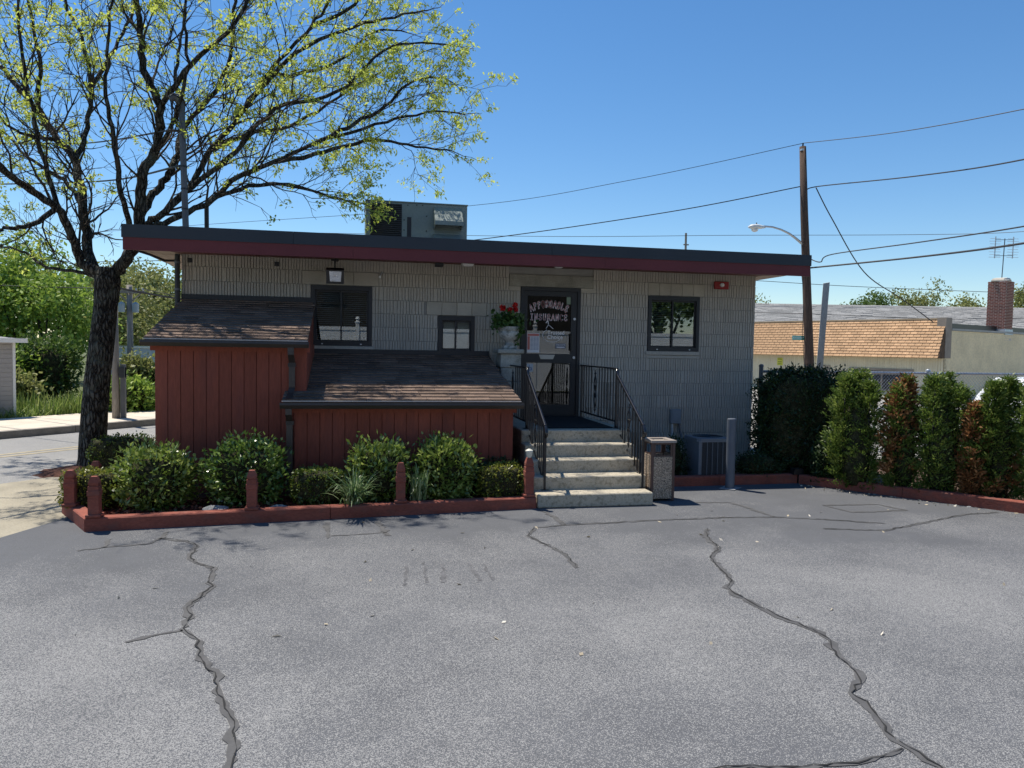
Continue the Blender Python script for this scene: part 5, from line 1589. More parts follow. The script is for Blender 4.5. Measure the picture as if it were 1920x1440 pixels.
base = np.stack([.66 * sv - .75 * tv, .75 * sv + .66 * tv, np.zeros(n)], 1)
keep = ~((base[:, 0] > -3.6) & (base[:, 1] > 10.4))
base = base[keep]; n = len(base)
hgt = rng.uniform(.25, .62, n) * (0.6 + .5 * (lump(base * .8, 5) > 0))
lean = rng.normal(size=(n, 3)) * .16; lean[:, 2] = 0
sd_ = unit(np.cross(lean + 1e-4, np.array((0, 0, 1.0)))) * .012
tip = base + lean + np.array((0, 0, 1)) * hgt[:, None]
mid = base + lean * .4 + np.array((0, 0, .55)) * hgt[:, None]
V = np.concatenate([np.stack([base - sd_, base + sd_, mid + sd_, mid - sd_], 1), np.stack([mid - sd_, mid + sd_, tip + sd_ * .2, tip - sd_ * .2], 1)])
o = quads("tall_grass", V, L_GRASS, None); tag(o, "unmown tall grass along the far pavement", "grass")

t = thing("garden_shed", "grey clapboard shed across the street at the left edge", "shed", (-6.9, 8.7, 0))
hc = np.array((-5.22, 7.85)); du = np.array((-.66, -.75)); dv = np.array((-.75, .66))       # front face runs back down the street
def hp(a, b): return tuple(hc + du * a + dv * b)
ww = MB().prism([hp(.01, .01), hp(3.2, .01), hp(3.2, 3.0), hp(.01, 3.0)], 'z', 0, 1.86).build("wall", mat("grey_clapboard", (.36, .34, .33), .8, .06, 3), t)
for k in range(17):
    z = .06 + k * .106
    MB().prism([hp(.03, -.012), hp(3.2, -.012), hp(3.2, .008), hp(.03, .008)], 'z', z, z + .101).build("clapboard", MATS["grey_clapboard"], ww)
MB().prism([hp(-.03, -.025), hp(.03, -.025), hp(.03, .03), hp(-.03, .03)], 'z', 0, 1.86).build("corner_trim", M_WHITE, t)
rf = MB()
V = [hp(-.2, -.18) + (1.88,), hp(3.4, -.18) + (1.88,), hp(3.4, 3.2) + (1.88,), hp(-.2, 3.2) + (1.88,), hp(1.0, 1.5) + (2.08,), hp(2.4, 1.5) + (2.08,)]
V = [tuple(map(float, v)) for v in V]
rf.add(V, [(0, 1, 5, 4), (1, 2, 5), (2, 3, 4, 5), (3, 0, 4), (3, 2, 1, 0)])
rf.build("roof", mat("grey_roof_felt", (.23, .23, .235), .95, .15, 3, .2, 60), t)
MB().prism([hp(-.21, -.20), hp(3.4, -.20), hp(3.4, -.175), hp(-.21, -.175)], 'z', 1.80, 1.90).build("fascia", M_WHITE, t)

t = thing("white_building", "low white block building behind the street poles", "building", (-3.0, 16, 0))
MB().prism([(-5.6, 15.6), (-.5, 13.2), (1.5, 17.5), (-3.6, 19.9)], 'z', -.1, 1.66).build("wall", mat("pale_block", (.62, .66, .70), .9, .06, 2), t)
MB().prism([(-5.66, 15.58), (-.46, 13.13), (-.44, 13.17), (-5.64, 15.62)], 'z', 1.662, 1.72).build("coping", M_GALV, t)

def pole(name, label, pts, r0, r1, mtl, group=None):
    t = thing(name, label, "pole", pts[0], group)
    MB().tube(pts, list(np.linspace(r0, r1, len(pts))), 12).build("shaft", mtl, t, smooth=True)
    return t
GP = "utility poles"
p1 = pole("utility_pole", "plain grey street pole with a cabinet, right of the big trunk", [(-2.85, 7.11, -.1), (-2.88, 7.2, 1.5), (-2.92, 7.28, 3.1)], .088, .07, M_POLEGREY, GP)
MB().box(-2.76, -2.66, 7.1, 7.22, .02, 1.35).build("riser_guard", mat("riser_dark", (.1, .1, .1), .7), p1)
MB().box(-2.78, -2.66, 7.06, 7.20, 1.05, 1.28).build("cabinet", M_BRONZE, p1)
MB().box(-3.12, -2.9, 7.06, 7.08, 1.85, 1.93).build("street_sign", mat("sign_green", (.02, .19, .13), .5), p1)
p2 = pole("utility_pole", "farther grey pole carrying two transformer cans and a crossarm", [(-4.36, 14.07, -.1), (-4.38, 14.15, 1.8), (-4.42, 14.26, 3.62)], .10, .085, M_POLEGREY, GP)
MB().box(-4.85, -3.95, 14.12, 14.2, 3.36, 3.44).build("crossarm", M_POLEGREY, p2)
for s in (-1, 1):
    MB().tube([(-4.41, 14.2, 3.05), (-4.41 + s * .34, 14.16, 3.36)], .022, 6).build("brace", M_POLEGREY, p2)
    MB().lathe((-4.40 + s * .20, 14.08), [(.03, 2.76), (.095, 2.77), (.10, 3.02), (.07, 3.06), (.02, 3.09)], 14).build("transformer", mat("transformer_grey", (.33, .38, .40), .5), p2)
for xx in (-4.8, -4.6, -4.2, -4.0):
    MB().lathe((xx, 14.16), [(.02, 3.44), (.03, 3.48), (.015, 3.52)], 8).build("insulator", M_GALV, p2)

# ================================================================== BACKGROUND, RIGHT: NEIGHBOUR
pr = thing("utility_pole", "tall brown wooden pole with a street lamp behind the hedge", "pole", (19.3, 14.3, -.3), GP)
MB().tube([(19.33, 14.25, -.4), (19.29, 14.3, 1.09), (19.15, 14.51, 4.7), (19.05, 14.65, 7.11), (18.98, 14.79, 9.62)], [.185, .175, .155, .14, .12], 14).build("shaft", M_WOODPOLE, pr, smooth=True)
MB().tube([(19.0, 14.6, 5.95), (18.62, 14.48, 6.14), (18.28, 14.36, 6.28), (17.88, 14.25, 6.39), (17.45, 14.13, 6.45), (17.04, 14.02, 6.44)], [.05, .045, .04, .036, .034, .034], 8).build("lamp_arm", M_GALV, pr)
lamp = MB()
ctr = np.array((16.68, 13.93, 6.38))
V, F = [], []
ax_ = np.array((-.97, -.25, -.03)); sdv = np.array((-.25, .97, 0))
for i, (u, w, zt_, zb_) in enumerate(((-.42, .05, .05, -.02), (-.25, .10, .085, -.05), (0, .16, .11, -.07), (.2, .15, .09, -.07), (.32, .06, .03, -.06))):
    for k in range(10):
        a = 2 * math.pi * k / 10
        V.append(ctr + ax_ * u + sdv * w * math.cos(a) + np.array((0, 0, 1)) * ((zt_ if math.sin(a) > 0 else -zb_) * math.sin(a)))
for i in range(4):
    for k in range(10):
        F.append((i * 10 + k, i * 10 + (k + 1) % 10, i * 10 + 10 + (k + 1) % 10, i * 10 + 10 + k))
F += [tuple(range(9, -1, -1)), tuple(range(40, 50))]
lamp.add(V, F); lh = lamp.build("lamp_head", mat("lamp_white", (.66, .67, .66), .5), pr, smooth=True)
MB().lathe((16.63, 13.92), [(.03, 6.20), (.10, 6.23), (.125, 6.30), (.12, 6.33)], 14).build("lens", M_LENS, pr, smooth=True)
MB().cyl((16.70, 13.93), .022, 6.47, 6.54, 8).build("photocell", M_BLACK, pr)
MB().tube([(18.98, 14.79, 9.62), (18.985, 14.785, 9.76)], .03, 8).build("insulator", M_BLACK, pr)
MB().box(18.86, 18.96, 14.66, 14.78, 9.45, 9.52).build("bracket", M_GALV, pr)
MB().tube([(19.02, 14.6, 5.9), (18.94, 14.55, 5.0), (19.05, 14.48, 4.0), (18.99, 14.4, 2.6), (19.12, 14.33, 1.0)], .012, 5).build("ground_wire", M_WIRE, pr)
ss = thing("street_name_sign", "green street name blade fixed to the brown wooden pole", "sign", (18.85, 14.45, 2.43))
MB().box(18.58, 19.08, 14.40, 14.412, 2.345, 2.505).build("blade", mat("sign_green_light", (.18, .42, .36), .5), ss)
MB().box(18.95, 19.075, 14.394, 14.3995, 2.352, 2.498).build("end_panel", MATS["sign_green"] if "sign_green" in MATS else M_PIPE, ss)
text_mesh("lettering", "ROOSEVELT", .082, (18.60, 14.392, 2.397), M_WHITE, ss)
text_mesh("lettering", "AV", .06, (18.97, 14.392, 2.41), M_WHITE, ss)
t = thing("leaning_post", "grey square timber post leaning beside the brown pole", "post", (11.9, 2.55, 0))
ax_ = np.array((.13 / 1.88, .06 / 1.88)) ; 
V = []
for z in (-.2, 3.34):
    for dx_, dy_ in ((-.085, -.02), (.02, -.085), (.085, .02), (-.02, .085)):
        V.append((11.80 + .07 * z + dx_, 2.52 + .03 * z + dy_, z + (.02 * dx_ * 10 if z > 1 else 0)))
MB().add(V, [(3, 2, 1, 0), (4, 5, 6, 7), (0, 1, 5, 4), (1, 2, 6, 5), (2, 3, 7, 6), (3, 0, 4, 7)]).build("shaft", mat("silver_timber", (.42, .40, .355), .95, .15, 5, .2, 40, .3, 30, stretch=(3, 3, .3)), t)

# neighbour: shingled mansard shopfront, painted brick flank, chimney
nb = thing("neighbour_building", "tan building with a brown shingled mansard and painted brick side wall", "building", (27, 22, -.6))
A0 = np.array((23.85, 26.7)); A1 = np.array((28.0, 17.6))                      # front wall, far to near
ud = (A1 - A0) / np.linalg.norm(A1 - A0); out_n = np.array((-ud[1], ud[0])) * -1; LF = np.linalg.norm(A1 - A0)
# out_n should face the camera
if np.dot(out_n, np.array((CAM.x, CAM.y)) - A0) < 0:
    out_n = -out_n
A0e = A0 - ud * 6.0
bdv = -out_n
def np2(p, z): return (float(p[0]), float(p[1]), float(z))
M_SIDING = mat("cream_siding", (.74, .66, .47), .8, .06, 2, rand=.04)
M_BRICKP = mat("cream_brick", (.88, .72, .46), .9, .09, 1.4, .1, 12, rand=.05)
fwall = MB()
fwall.add([np2(A0e, -.6), np2(A1, -.6), np2(A1, 1.72), np2(A0e, 1.72), np2(A0e + bdv * .3, -.6), np2(A1 + bdv * .3, -.6), np2(A1 + bdv * .3, 1.72), np2(A0e + bdv * .3, 1.72)],
          [(0, 1, 2, 3), (7, 6, 5, 4), (0, 4, 5, 1), (1, 5, 6, 2), (2, 6, 7, 3), (3, 7, 4, 0)])
fwv = fwall.build("front_wall", M_SIDING, nb)
k = 0
s = LF - .12
while s > -.3:
    p = A0 + ud * s
    MB().add([np2(p + out_n * .012, .2), np2(p + ud * .095 + out_n * .012, .2), np2(p + ud * .095 + out_n * .012, 1.70), np2(p + out_n * .012, 1.70), np2(p, .2), np2(p + ud * .095, .2), np2(p + ud * .095, 1.70), np2(p, 1.70)],
             [(0, 1, 2, 3), (0, 4, 5, 1), (1, 5, 6, 2), (2, 6, 7, 3), (3, 7, 4, 0)]).build("siding_board", M_SIDING, fwv)
    s -= .115
# mansard
top0, top1 = A0e + out_n * -.15, A1 - ud * .1 + out_n * -.15
bot0, bot1 = A0e + out_n * .55, A1 + ud * .02 + out_n * .55
zt_m, zb_m = 3.44, 1.72
man = MB()
man.add([np2(bot0, zb_m), np2(bot1, zb_m), np2(top1, zt_m), np2(top0, zt_m), np2(A0e + bdv * .2, zb_m), np2(A1 + bdv * .2, zb_m), np2(A0e + bdv * .2, zt_m), np2(A1 + bdv * .2, zt_m)],
        [(0, 1, 2, 3), (0, 4, 5, 1), (1, 5, 7, 2), (3, 2, 7, 6)])
M_TAN = mat("tan_shingle", (.52, .33, .19), .95, .1, 2, .2, 25, rand=.14, spec=.15)
mans = man.build("mansard", mat("underlay_joint_shade", (.12, .075, .045), .95), nb)  # dark colour stands for shadow in the gaps between tabs
sl_v = np.array((*(out_n * -.70), zt_m - zb_m)); SL = np.linalg.norm(sl_v); sl_u = sl_v / SL
nrm_m = np.cross(np.array((*ud, 0)), sl_u); nrm_m *= np.sign(np.dot(nrm_m, np.array((*out_n, .2))))
NR = 13; ex = SL / NR
Mx = Matrix((Vector((*ud, 0)), Vector(sl_u), Vector(np.cross(np.array((*ud, 0)), sl_u)))).transposed()
if Mx.col[2].dot(Vector(nrm_m)) < 0:
    pass
tabm = MB(); wt = .318
tabm.add([(.009, 0, 0), (wt - .009, 0, 0), (wt - .009, ex * 1.12, 0), (.009, ex * 1.12, 0), (.009, 0, .034), (wt - .009, 0, .034), (wt - .009, ex * 1.12, .006), (.009, ex * 1.12, .006)],
         [(0, 3, 2, 1), (4, 5, 6, 7), (0, 1, 5, 4), (1, 2, 6, 5), (2, 3, 7, 6), (3, 0, 4, 7)])
tme = tabm.mesh("shingle_tab"); tme.materials.append(M_TAN)
flip = 1 if Mx.col[2].dot(Vector(nrm_m)) > 0 else -1
rest = []
cnt = 0
for r in range(NR):
    nt_ = 22
    for c in range(-1, nt_ + 14):
        s = LF - .02 - (c + 1) * wt + ((r % 2) * wt * .5 - wt * .5)
        base_ = np.array((*(A0 + ud * s + out_n * .55), zb_m)) + sl_u * ex * r + nrm_m * .004
        if s < -.6:
            continue
        if s + wt > LF + .02:
            if s < LF - .05:
                rest.append((base_, LF - s))
            continue
        if cnt < 300 and c < 23:
            o = bpy.data.objects.new("shingle_tab", tme); COL.objects.link(o)
            o.rotation_euler = Mx.to_euler(); o.location = base_
            if flip < 0:
                o.location = base_ + nrm_m * .028
            par(o, mans); cnt += 1
        else:
            rest.append((base_, wt))
mbm = MB()
for b_, wt_ in rest:
    u3 = np.array((*ud, 0))
    a_, c_ = b_ + u3 * .009, b_ + u3 * (wt_ - .009)
    mbm.add([a_ + nrm_m * .028, c_ + nrm_m * .028, c_ + sl_u * ex * 1.1 + nrm_m * .006, a_ + sl_u * ex * 1.1 + nrm_m * .006, a_, c_], [(0, 1, 2, 3), (4, 5, 1, 0)])
mbm.build("distant_shingles", M_TAN, mans, stuff=True)
tp0, tp1 = top0, top1
MB().add([np2(tp0 + out_n * .05, zt_m), np2(tp1 + out_n * .05, zt_m), np2(tp1 + bdv * .25, zt_m), np2(tp0 + bdv * .25, zt_m), np2(tp0 + out_n * .05, zt_m + .06), np2(tp1 + out_n * .05, zt_m + .06), np2(tp1 + bdv * .25, zt_m + .06), np2(tp0 + bdv * .25, zt_m + .06)],
         [(0, 1, 5, 4), (1, 2, 6, 5), (4, 5, 6, 7), (2, 3, 7, 6), (3, 0, 4, 7)]).build("mansard_cap", mat("cap_tan", (.45, .33, .2), .7), nb)
# flank wall
B1 = A1 + bdv * 12
fl = MB().add([np2(A1, -.6), np2(B1, -.6), np2(B1, 2.95), np2(A1, 2.95), np2(A1 - ud * .3, -.6), np2(B1 - ud * .3, -.6), np2(B1 - ud * .3, 2.95), np2(A1 - ud * .3, 2.95)],
              [(0, 1, 2, 3), (7, 6, 5, 4), (0, 4, 5, 1), (1, 5, 6, 2), (2, 6, 7, 3), (3, 7, 4, 0)]).build("flank_wall", M_BRICKP, nb)
mb = MB(); cm = 0
for r in range(36):
    z = -.2 + r * .086
    s = .02 + (r % 2) * .12
    while s < 8.0:
        if rng.random() < .9:
            p = A1 + bdv * s + ud * .012
            j = rng.uniform(-.003, .003)
            q = p + bdv * .228
            mb.add([np2(p + ud * j, z), np2(q + ud * j, z), np2(q + ud * j, z + .074), np2(p + ud * j, z + .074), np2(A1 + bdv * s, z + .074), np2(A1 + bdv * (s + .228), z + .074)], [(0, 1, 2, 3), (3, 2, 5, 4)])
        s += .24
mb.build("painted_bricks", M_BRICKP, fl, stuff=True)
# parapet pier at the corner, coping and roof edge
pc = A1 + bdv * .25
MB().add([np2(A1 + ud * .02 - ud * .38 + bdv * .0, 1.72), np2(A1 + ud * .03, 1.72), np2(A1 + ud * .03 + bdv * .55, 1.72), np2(A1 - ud * .36 + bdv * .55, 1.72), np2(A1 - ud * .36, 3.52), np2(A1 + ud * .03, 3.52), np2(A1 + ud * .03 + bdv * .55, 3.52), np2(A1 - ud * .36 + bdv * .55, 3.52)],
         [(0, 1, 5, 4), (1, 2, 6, 5), (2, 3, 7, 6), (3, 0, 4, 7), (4, 5, 6, 7)]).build("corner_parapet", mat("parapet_taupe", (.30, .25, .20), .9, .1, 4), nb)
c0, c1 = A1 + bdv * .56, B1
MB().add([np2(c0 + ud * .06, 2.96), np2(c1 + ud * .06, 2.96), np2(c1 - ud * .35, 2.96), np2(c0 - ud * .35, 2.96), np2(c0 + ud * .06, 3.05), np2(c1 + ud * .06, 3.05), np2(c1 - ud * .35, 3.05), np2(c0 - ud * .35, 3.05)],
         [(0, 1, 5, 4), (1, 2, 6, 5), (2, 3, 7, 6), (3, 0, 4, 7), (4, 5, 6, 7)]).build("coping", mat("coping_grey", (.38, .37, .34), .8), nb)
MB().add([np2(c0 - ud * .36, 2.96), np2(c1 - ud * .36, 2.96), np2(c1 - ud * .6, 2.96), np2(c0 - ud * .6, 2.96), np2(c0 - ud * .36, 3.30), np2(c1 - ud * .36, 3.30), np2(c1 - ud * .6, 3.30), np2(c0 - ud * .6, 3.30)],
         [(0, 1, 5, 4), (1, 2, 6, 5), (2, 3, 7, 6), (3, 0, 4, 7), (4, 5, 6, 7)]).build("roof_edge", M_BLACK, nb)
# shop window and yellow notice on the front
def onfront(s0, s1, z0, z1, o0, o1):
    P = [A0 + ud * s0 + out_n * o0, A0 + ud * s1 + out_n * o0, A0 + ud * s1 + out_n * o1, A0 + ud * s0 + out_n * o1]
    return MB().add([np2(p, z0) for p in P] + [np2(p, z1) for p in P], [(0, 1, 5, 4), (1, 2, 6, 5), (2, 3, 7, 6), (3, 0, 4, 7), (4, 5, 6, 7), (3, 2, 1, 0)])
wq = onfront(5.6, 8.7, .1, 1.18, .016, .06).build("window", mat("window_taupe", (.30, .25, .20), .8), nb)
onfront(5.95, 7.2, .2, 1.06, .062, .07).build("pane", M_BLACK, wq); onfront(7.3, 8.4, .2, 1.06, .062, .07).build("pane", M_BLACK, wq)
onfront(5.95, 6.5, .9, 1.03, .071, .075).build("poster", mat("poster_red", (.3, .06, .05), .8), wq)
onfront(3.9, 4.6, .2, 1.25, .016, .05).build("shutter", mat("shutter_tan", (.42, .36, .27), .8), nb)
yn = onfront(1.55, 1.88, 1.17, 1.56, .016, .03).build("notice_board", mat("notice_yellow", (.62, .62, .08), .6), nb)
for z in (1.22, 1.33, 1.47):
    onfront(1.60, 1.83, z, z + .04, .031, .034).build("printing", mat("notice_ink", (.2, .2, .04), .8), yn)
# chimney of separate bricks
ch = thing("brick_chimney", "tall red-brown brick chimney with a pale cap on the neighbour's roof", "chimney", (32.3, 19.2, 2.9))
cc_ = np.array((34.02, 20.12)) - ud * .62; cu = ud; cv = bdv; hw_ = .42
core_ = MB()
def cp(a, b): return cc_ + cu * a + cv * b
core_.add([np2(cp(-hw_, -hw_), 2.6), np2(cp(hw_, -hw_), 2.6), np2(cp(hw_, hw_), 2.6), np2(cp(-hw_, hw_), 2.6), np2(cp(-hw_, -hw_), 5.52), np2(cp(hw_, -hw_), 5.52), np2(cp(hw_, hw_), 5.52), np2(cp(-hw_, hw_), 5.52)],
          [(0, 1, 5, 4), (1, 2, 6, 5), (2, 3, 7, 6), (3, 0, 4, 7), (4, 5, 6, 7)])
cst = core_.build("stack", mat("chimney_mortar", (.62, .52, .44), .9, .1, 5), ch)
M_BRICK = mat("red_brick", (.20, .068, .046), .9, .2, 3, .15, 30, rand=.25)
rows_ = 32; bhh = 2.36 / rows_
for r in range(rows_):
    z = 3.15 + r * bhh
    for face in range(2):
        n_b = 4
        off = (r % 2) * .5
        for j in range(-1, n_b + 1):
            a_ = -hw_ + (j + off) * (2 * hw_ / n_b); b_ = a_ + 2 * hw_ / n_b - .024
            a_, b_ = max(a_, -hw_ - .012), min(b_, hw_ + .012)
            if b_ - a_ < .05:
                continue
            if face == 0:
                P = [cp(a_, -hw_ - .012), cp(b_, -hw_ - .012), cp(b_, -hw_ + .01), cp(a_, -hw_ + .01)]
            else:
                P = [cp(hw_ + .012, a_), cp(hw_ + .012, b_), cp(hw_ - .01, b_), cp(hw_ - .01, a_)]
            MB().add([np2(p, z) for p in P] + [np2(p, z + bhh - .02) for p in P], [(0, 1, 5, 4), (1, 2, 6, 5), (3, 0, 4, 7), (4, 5, 6, 7), (3, 2, 1, 0)]).build("brick", M_BRICK, cst)
MB().lathe((float(cc_[0]), float(cc_[1])), [(.60, 5.53), (.60, 5.56), (.50, 5.66), (.3, 5.70)], 4).build("cap", mat("cap_mortar", (.55, .50, .42), .9, .15, 6), ch)
MB().add([np2(cp(-.46, -.46), 2.9), np2(cp(.46, -.46), 2.9), np2(cp(.46, .46), 2.9), np2(cp(-.46, .46), 2.9), np2(cp(-.445, -.445), 3.17), np2(cp(.445, -.445), 3.17), np2(cp(.445, .445), 3.17), np2(cp(-.445, .445), 3.17)],
         [(0, 1, 5, 4), (1, 2, 6, 5), (2, 3, 7, 6), (3, 0, 4, 7)]).build("flashing", M_GALV, ch)
an_ = thing("tv_antenna", "rooftop television aerial standing on the brick chimney", "antenna", (32.4, 19.3, 5.7))
rx = np.array((math.cos(YAW), -math.sin(YAW), 0))
ab = np.array((33.72, 20.62, 5.68))
MB().tube([ab, ab + np.array((0.02, 0, .5)), ab + rx * .06 + np.array((0, 0, 1.95))], .022, 6).build("mast", M_PIPE, an_)
c_ = ab + rx * .05 + np.array((0, 0, 1.88))
for zz_ in (0, -.78):
    MB().tube([c_ + rx * -.46 + np.array((0, 0, zz_)), c_ + rx * .46 + np.array((0, 0, zz_ + .02))], .014, 5).build("crossbar", M_PIPE, an_)
for sg in (-.44, .44):
    MB().tube([c_ + rx * sg + np.array((0, 0, .16)), c_ + rx * (sg - .02) + np.array((0, 0, -.90))], .026, 6).build("boom", M_GALV, an_)
    for zz_ in np.linspace(.06, -.85, 8):
        L_ = .30 if int(round(zz_ * 100)) % 2 else .26
        q = c_ + rx * (sg - .01) + np.array((0, 0, zz_))
        MB().tube([q - rx * L_, q + rx * L_ * .95], .009, 4).build("element", M_GALV, an_)
# long grey roof behind
gr = thing("grey_roofed_building", "long grey shingled gable roof behind the tan neighbour", "building", (42, 38, 0))
rdv = np.array((21.99, -4.57)); rdv /= np.linalg.norm(rdv); rn = np.array((-rdv[1], rdv[0]))
g0 = np.array((32.5, 43.5)) - rdv * 8; g1 = g0 + rdv * 40
gz = 5.62
gb = MB().add([np2(g0 - rn * 6, 2.7), np2(g1 - rn * 6, 2.7), np2(g1, gz), np2(g0, gz), np2(g0 + rn * 6, 2.7), np2(g1 + rn * 6, 2.7)], [(0, 1, 2, 3), (3, 2, 5, 4), (0, 3, 4), (1, 5, 2)])
M_GSH = mat("grey_shingle", (.27, .27, .265), .95, .12, .7, .3, 14, spec=.1)
grf = gb.build("roof", M_GSH, gr)
mb = MB(); slv = np.array((*(rn * 6), gz - 2.7)); slL = np.linalg.norm(slv); slu = slv / slL; r3 = np.array((*rdv, 0)); gn = np.cross(r3, slu); gn *= np.sign(gn[2])
for r in range(int(slL / .2)):
    s = -(r % 2) * .3
    while s < 40:
        w_ = rng.uniform(.4, .9)
        if rng.random() < .75:
            p = np.array((*(g0 - rn * 6 + rdv * s), 2.7)) + slu * r * .2
            hh_ = rng.uniform(.01, .035)
            mb.add([p + gn * hh_, p + r3 * w_ + gn * hh_, p + r3 * w_ + slu * .2 + gn * .004, p + slu * .2 + gn * .004, p, p + r3 * w_], [(0, 1, 2, 3), (4, 5, 1, 0)])
        s += w_ + .02
mb.build("roof_shingles", M_GSH, grf, stuff=True)
MB().add([np2(g0 - rn * 5.6, -.2), np2(g1 - rn * 5.6, -.2), np2(g1 - rn * 5.6, 2.75), np2(g0 - rn * 5.6, 2.75)], [(0, 1, 2, 3)]).build("wall", M_SIDING, gr)
# trees behind the roofs
for i, (x, y, hgt, rad, lab) in enumerate(((51.8, 55, 7.9, 2.3, "rounded tree above the grey roof, left of its group"), (56.5, 53.8, 8.4, 2.6, "airy tree with separate tufts above the grey roof"), (61, 52.5, 7.7, 2.3, "low tree top left of the brick chimney"),
                                          (39.5, 57, 7.7, 2.3, "tree top peeping over the roof beside the block wall"), (66.5, 50.5, 8.6, 2.5, "tree top right of the brick chimney"))):
    wood_tree(lab, x, y, -.1, hgt, rad, L_BG2 if i != 0 else L_BG3, 2600, .26, 200 + i, "tree tops over the grey roof", low=.5)
t = thing("utility_pole", "far thin pole top just above the office roof", "pole", (32.1, 54, 0), GP)
MB().tube([(32.1, 54, -.2), (32.08, 54.1, 12.5)], [.14, .1], 8).build("shaft", M_POLEGREY, t)
MB().box(31.85, 32.35, 54.0, 54.12, 11.4, 11.5).build("crossarm", M_POLEGREY, t)

# ------------------------------------------------------------------ overhead lines
def line(label, pts, r, name="overhead_line", sub=10):
    P = smooth_path(pts, sub)
    o = MB().tube(P, r, 5).build(name, M_WIRE)
    tag(o, label, "cable", "overhead lines")
line("top wire running right from the brown pole's tip", [(19.03, 14.78, 9.76), (18.9, 9.5, 8.75), (18.6, 4.56, 7.98), (18.3, -1, 7.3)], .013)
line("thin wire running left from the pole tip behind the rooftop unit", [(19.03, 14.78, 9.76), (13.99, 19.9, 9.12), (8.02, 26.24, 8.82), (-5.6, 36.25, 8.78), (-15, 44, 8.9)], .012)
line("thick wire sagging left from the brown pole to the office roof", [(18.89, 14.73, 8.12), (14.77, 17.6, 7.42), (7.67, 22.12, 6.59), (0, 28, 6.2), (-12, 36, 6.3)], .02)
line("twisted wire running right from the brown pole below its tip", [(19.12, 14.68, 8.0), (19.3, 14.0, 8.02), (19.62, 9.43, 7.44), (18.61, 4.5, 6.74), (17.5, -1, 6.3)], .02)
line("steep drop wire from the brown pole to the shingled mansard", [(19.48, 14.61, 8.09), (20.38, 14.88, 7.02), (22.58, 15.86, 5.15), (25.45, 17.26, 4.25), (27.54, 17.8, 3.3)], .022)
line("curled tap wire leaving the brown pole just above the roof corner", [(19.14, 14.55, 5.48), (19.1, 13.6, 5.18), (18.86, 12.56, 5.33), (18.92, 8.45, 5.22), (17.77, 3.56, 4.92), (16.8, 0, 4.8)], .02)
line("thickest cable running right past the aerial", [(19.18, 14.52, 5.05), (19.64, 9.3, 4.91), (18.62, 4.39, 4.67), (17.6, 0, 4.6)], .03)
line("thin level wire far behind the pole lamp", [(-10, 36.5, 8.3), (12.13, 32.52, 8.37), (24.35, 29.98, 8.64), (32.01, 25.3, 8.38), (34.86, 20.6, 8.02), (37, 15, 8)], .014)
line("thin wire from the roof corner to the brick chimney", [(28, 44.5, 7.6), (33.73, 43.3, 7.36), (40.66, 41.84, 7.06), (53.3, 41.24, 6.96), (62, 40, 7)], .022)
line("thin wire crossing before the grey shingled roof", [(24, 37, 4.7), (28.5, 36.07, 4.52), (34.15, 34.89, 4.44), (40.86, 33.48, 4.27), (45.45, 32.52, 4.38), (50, 31.5, 4.5)], .018)
line("upper service wire from the mast through the tree", [(-.04, -.56, 4.73), (-2.56, 4.27, 5.6), (-4.81, 6.29, 5.95), (-9, 10, 6.5)], .013)
line("lower service wire through the tree below the first", [(.09, -.55, 4.27), (-2.32, 4.69, 5.0), (-5.7, 8.5, 5.5), (-10, 13, 6.1)], .016)
line("wire from the transformer crossarm to the left edge", [(-4.8, 14.16, 3.5), (-8.38, 15.09, 3.54), (-14, 16, 3.8)], .015)
line("wire from the transformer crossarm towards the shed roof", [(-4.0, 14.16, 3.5), (-2.4, 12.8, 3.2), (0, 10.5, 2.9)], .012)
line("thick cable from the near street pole to the transformer pole", [(-2.93, 7.25, 3.1), (-1.9, 8.4, 2.95), (-.5, 10, 2.85)], .022)

# ------------------------------------------------------------------ car behind the fence
t = thing("parked_car", "white car mostly hidden behind the fence at the right edge", "car", (17.2, 2.0, 0))
cxo, cyo = 18.0, 2.1
prof = [(-1.95, .30), (-1.98, .62), (-1.94, .86), (-1.88, .98), (-1.72, 1.28), (-1.5, 1.40), (.0, 1.44), (.35, 1.38), (.95, 1.0), (1.85, .88), (1.98, .62), (1.96, .30)]
def section(prof, w, inset):
    V, F = [], []
    for sgn in (-1, 1):
        for (x, z) in prof:
            q = w - (inset if z > 1.0 else 0)
            V.append((cxo + x, cyo + sgn * q, z))
    n = len(prof)
    F = [(i, i + 1, n + i + 1, n + i) for i in range(n - 1)] + [(n - 1, 0, n, 2 * n - 1)]
    F += [tuple(range(n - 1, -1, -1)), tuple(range(n, 2 * n))]
    return MB().add(V, F)
section(prof, .86, .14).build("body", mat("car_white", (.74, .75, .76), .25, .02, spec=.6), t)
M_CARG = mat("car_glass", (.03, .045, .05), .05, .05, spec=.8)
MB().add([(cxo - 1.905, cyo - .66, 1.0), (cxo - 1.75, cyo - .62, 1.26), (cxo - 1.75, cyo + .62, 1.26), (cxo - 1.905, cyo + .66, 1.0)], [(0, 1, 2, 3)]).build("rear_window", M_CARG, t)
MB().add([(cxo - 1.76, cyo - .725, 1.03), (cxo - 1.6, cyo - .725, 1.30), (cxo - .1, cyo - .725, 1.36), (cxo + .25, cyo - .725, 1.32), (cxo + .7, cyo - .725, 1.03)], [(0, 1, 2, 3, 4)]).build("side_window", M_CARG, t)
for x in (-1.2, 1.2):
    for y in (-.8, .8):
        MB().tube([(cxo + x, cyo + y - .1, .31), (cxo + x, cyo + y + .1, .31)], .31, 18).build("wheel", M_BLACK, t)

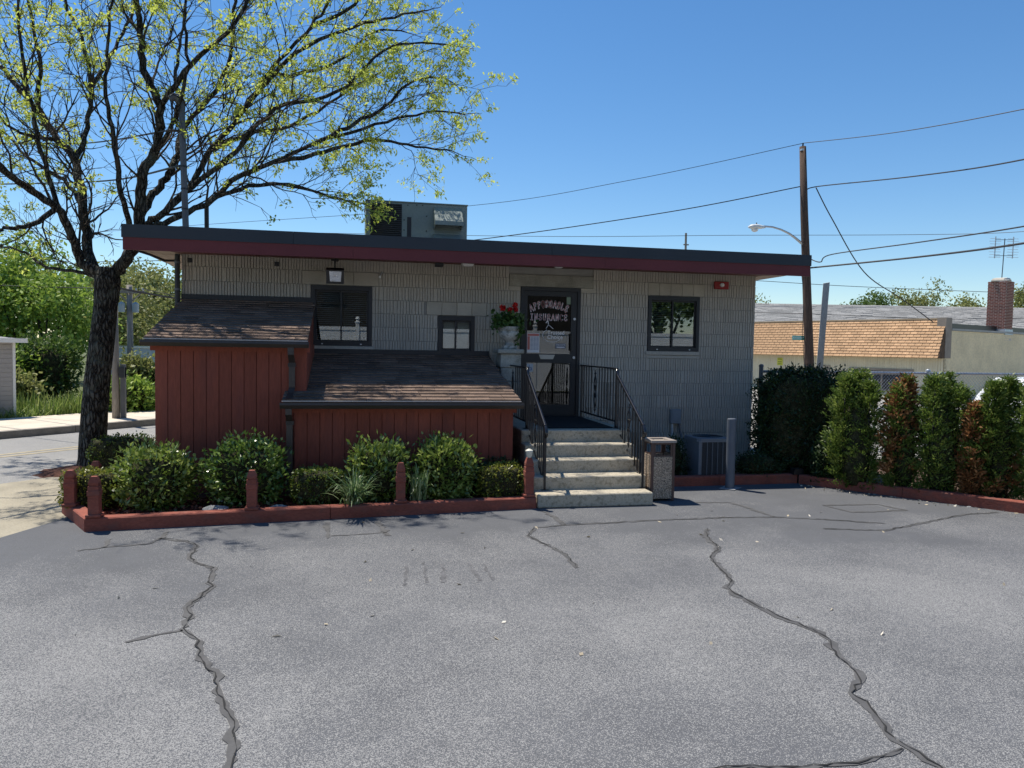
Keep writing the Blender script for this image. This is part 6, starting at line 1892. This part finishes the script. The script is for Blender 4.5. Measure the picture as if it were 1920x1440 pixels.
# ================================================================== BEHIND THE CAMERA (seen mirrored in the glass)
t = thing("vinyl_fence", "white vinyl fence behind the photographer, mirrored in the door glass", "fence", (4, -19.2, 0))
M_VINYL = mat("white_vinyl", (.74, .74, .73), .4, .03)
for i, x in enumerate(np.arange(-7, 17.1, 2.4)):
    MB().bbox(x - .075, x + .075, -19.28, -19.12, -.02, 2.75, .01).build("post", M_VINYL, t)
    MB().lathe((x, -19.2), [(.11, 2.751), (.11, 2.79), (.05, 2.83), (.085, 2.90), (.05, 2.97), (.01, 3.0)], 10).build("post_cap", M_VINYL, t)
    if x < 16:
        for z0, z1 in ((.08, .24), (1.55, 1.66), (2.45, 2.58)):
            MB().box(x + .08, x + 2.32, -19.235, -19.165, z0, z1).build("rail", M_VINYL, t)
        for j in range(14):
            MB().box(x + .085 + j * .16, x + .24 + j * .16, -19.21, -19.19, .24, 2.45).build("panel_board", M_VINYL, t)
t = thing("backdrop_house", "unseen dark house added behind the vinyl fence to darken the glass reflections", "house", (3, -27, 0))  # invented house, a dark backdrop for the door and window reflections
M_BACKDROP = mat("backdrop_dark", (.035, .03, .026), .85, .25, 2, .2, 20)
MB().prism([(-24.0, -.1), (-32.0, -.1), (-32.0, 6.2), (-28, 9.2), (-24.0, 6.2)], 'x', -9.0, 14.0).build("wall", M_BACKDROP, t)
for sgn in (0, 1):
    MB().add([(-9.3, -23.5, 5.85), (14.3, -23.5, 5.85), (14.3, -28, 9.28), (-9.3, -28, 9.28)] if sgn == 0 else [(-9.3, -32.5, 5.85), (14.3, -32.5, 5.85), (14.3, -28, 9.28), (-9.3, -28, 9.28)], [(0, 1, 2, 3)]).build("roof", M_ROOFING, t)
for x in (-6.5, -3.2, 1.0, 4.4):
    for z in (1.0, 3.7):
        wv = MB().box(x, x + 1.1, -24.0, -23.94, z, z + 1.5).build("window", M_BACKDROP, t)
        MB().box(x + .1, x + 1.0, -23.939, -23.93, z + .1, z + 1.4).build("pane", M_BLACK, wv)
for i, (x, y, hgt, rad, lab) in enumerate(((17.0, -23.5, 8.0, 2.6, "leafy tree behind the vinyl fence, nearer the dark house"), (22, -25, 9.0, 3.0, "leafy tree behind the vinyl fence, farther from the dark house"))):
    wood_tree(lab, x, y, -.1, hgt, rad, L_BG3, 5000, .25, 300 + i, "trees behind the vinyl fence", low=.25, trunk_r=.22)
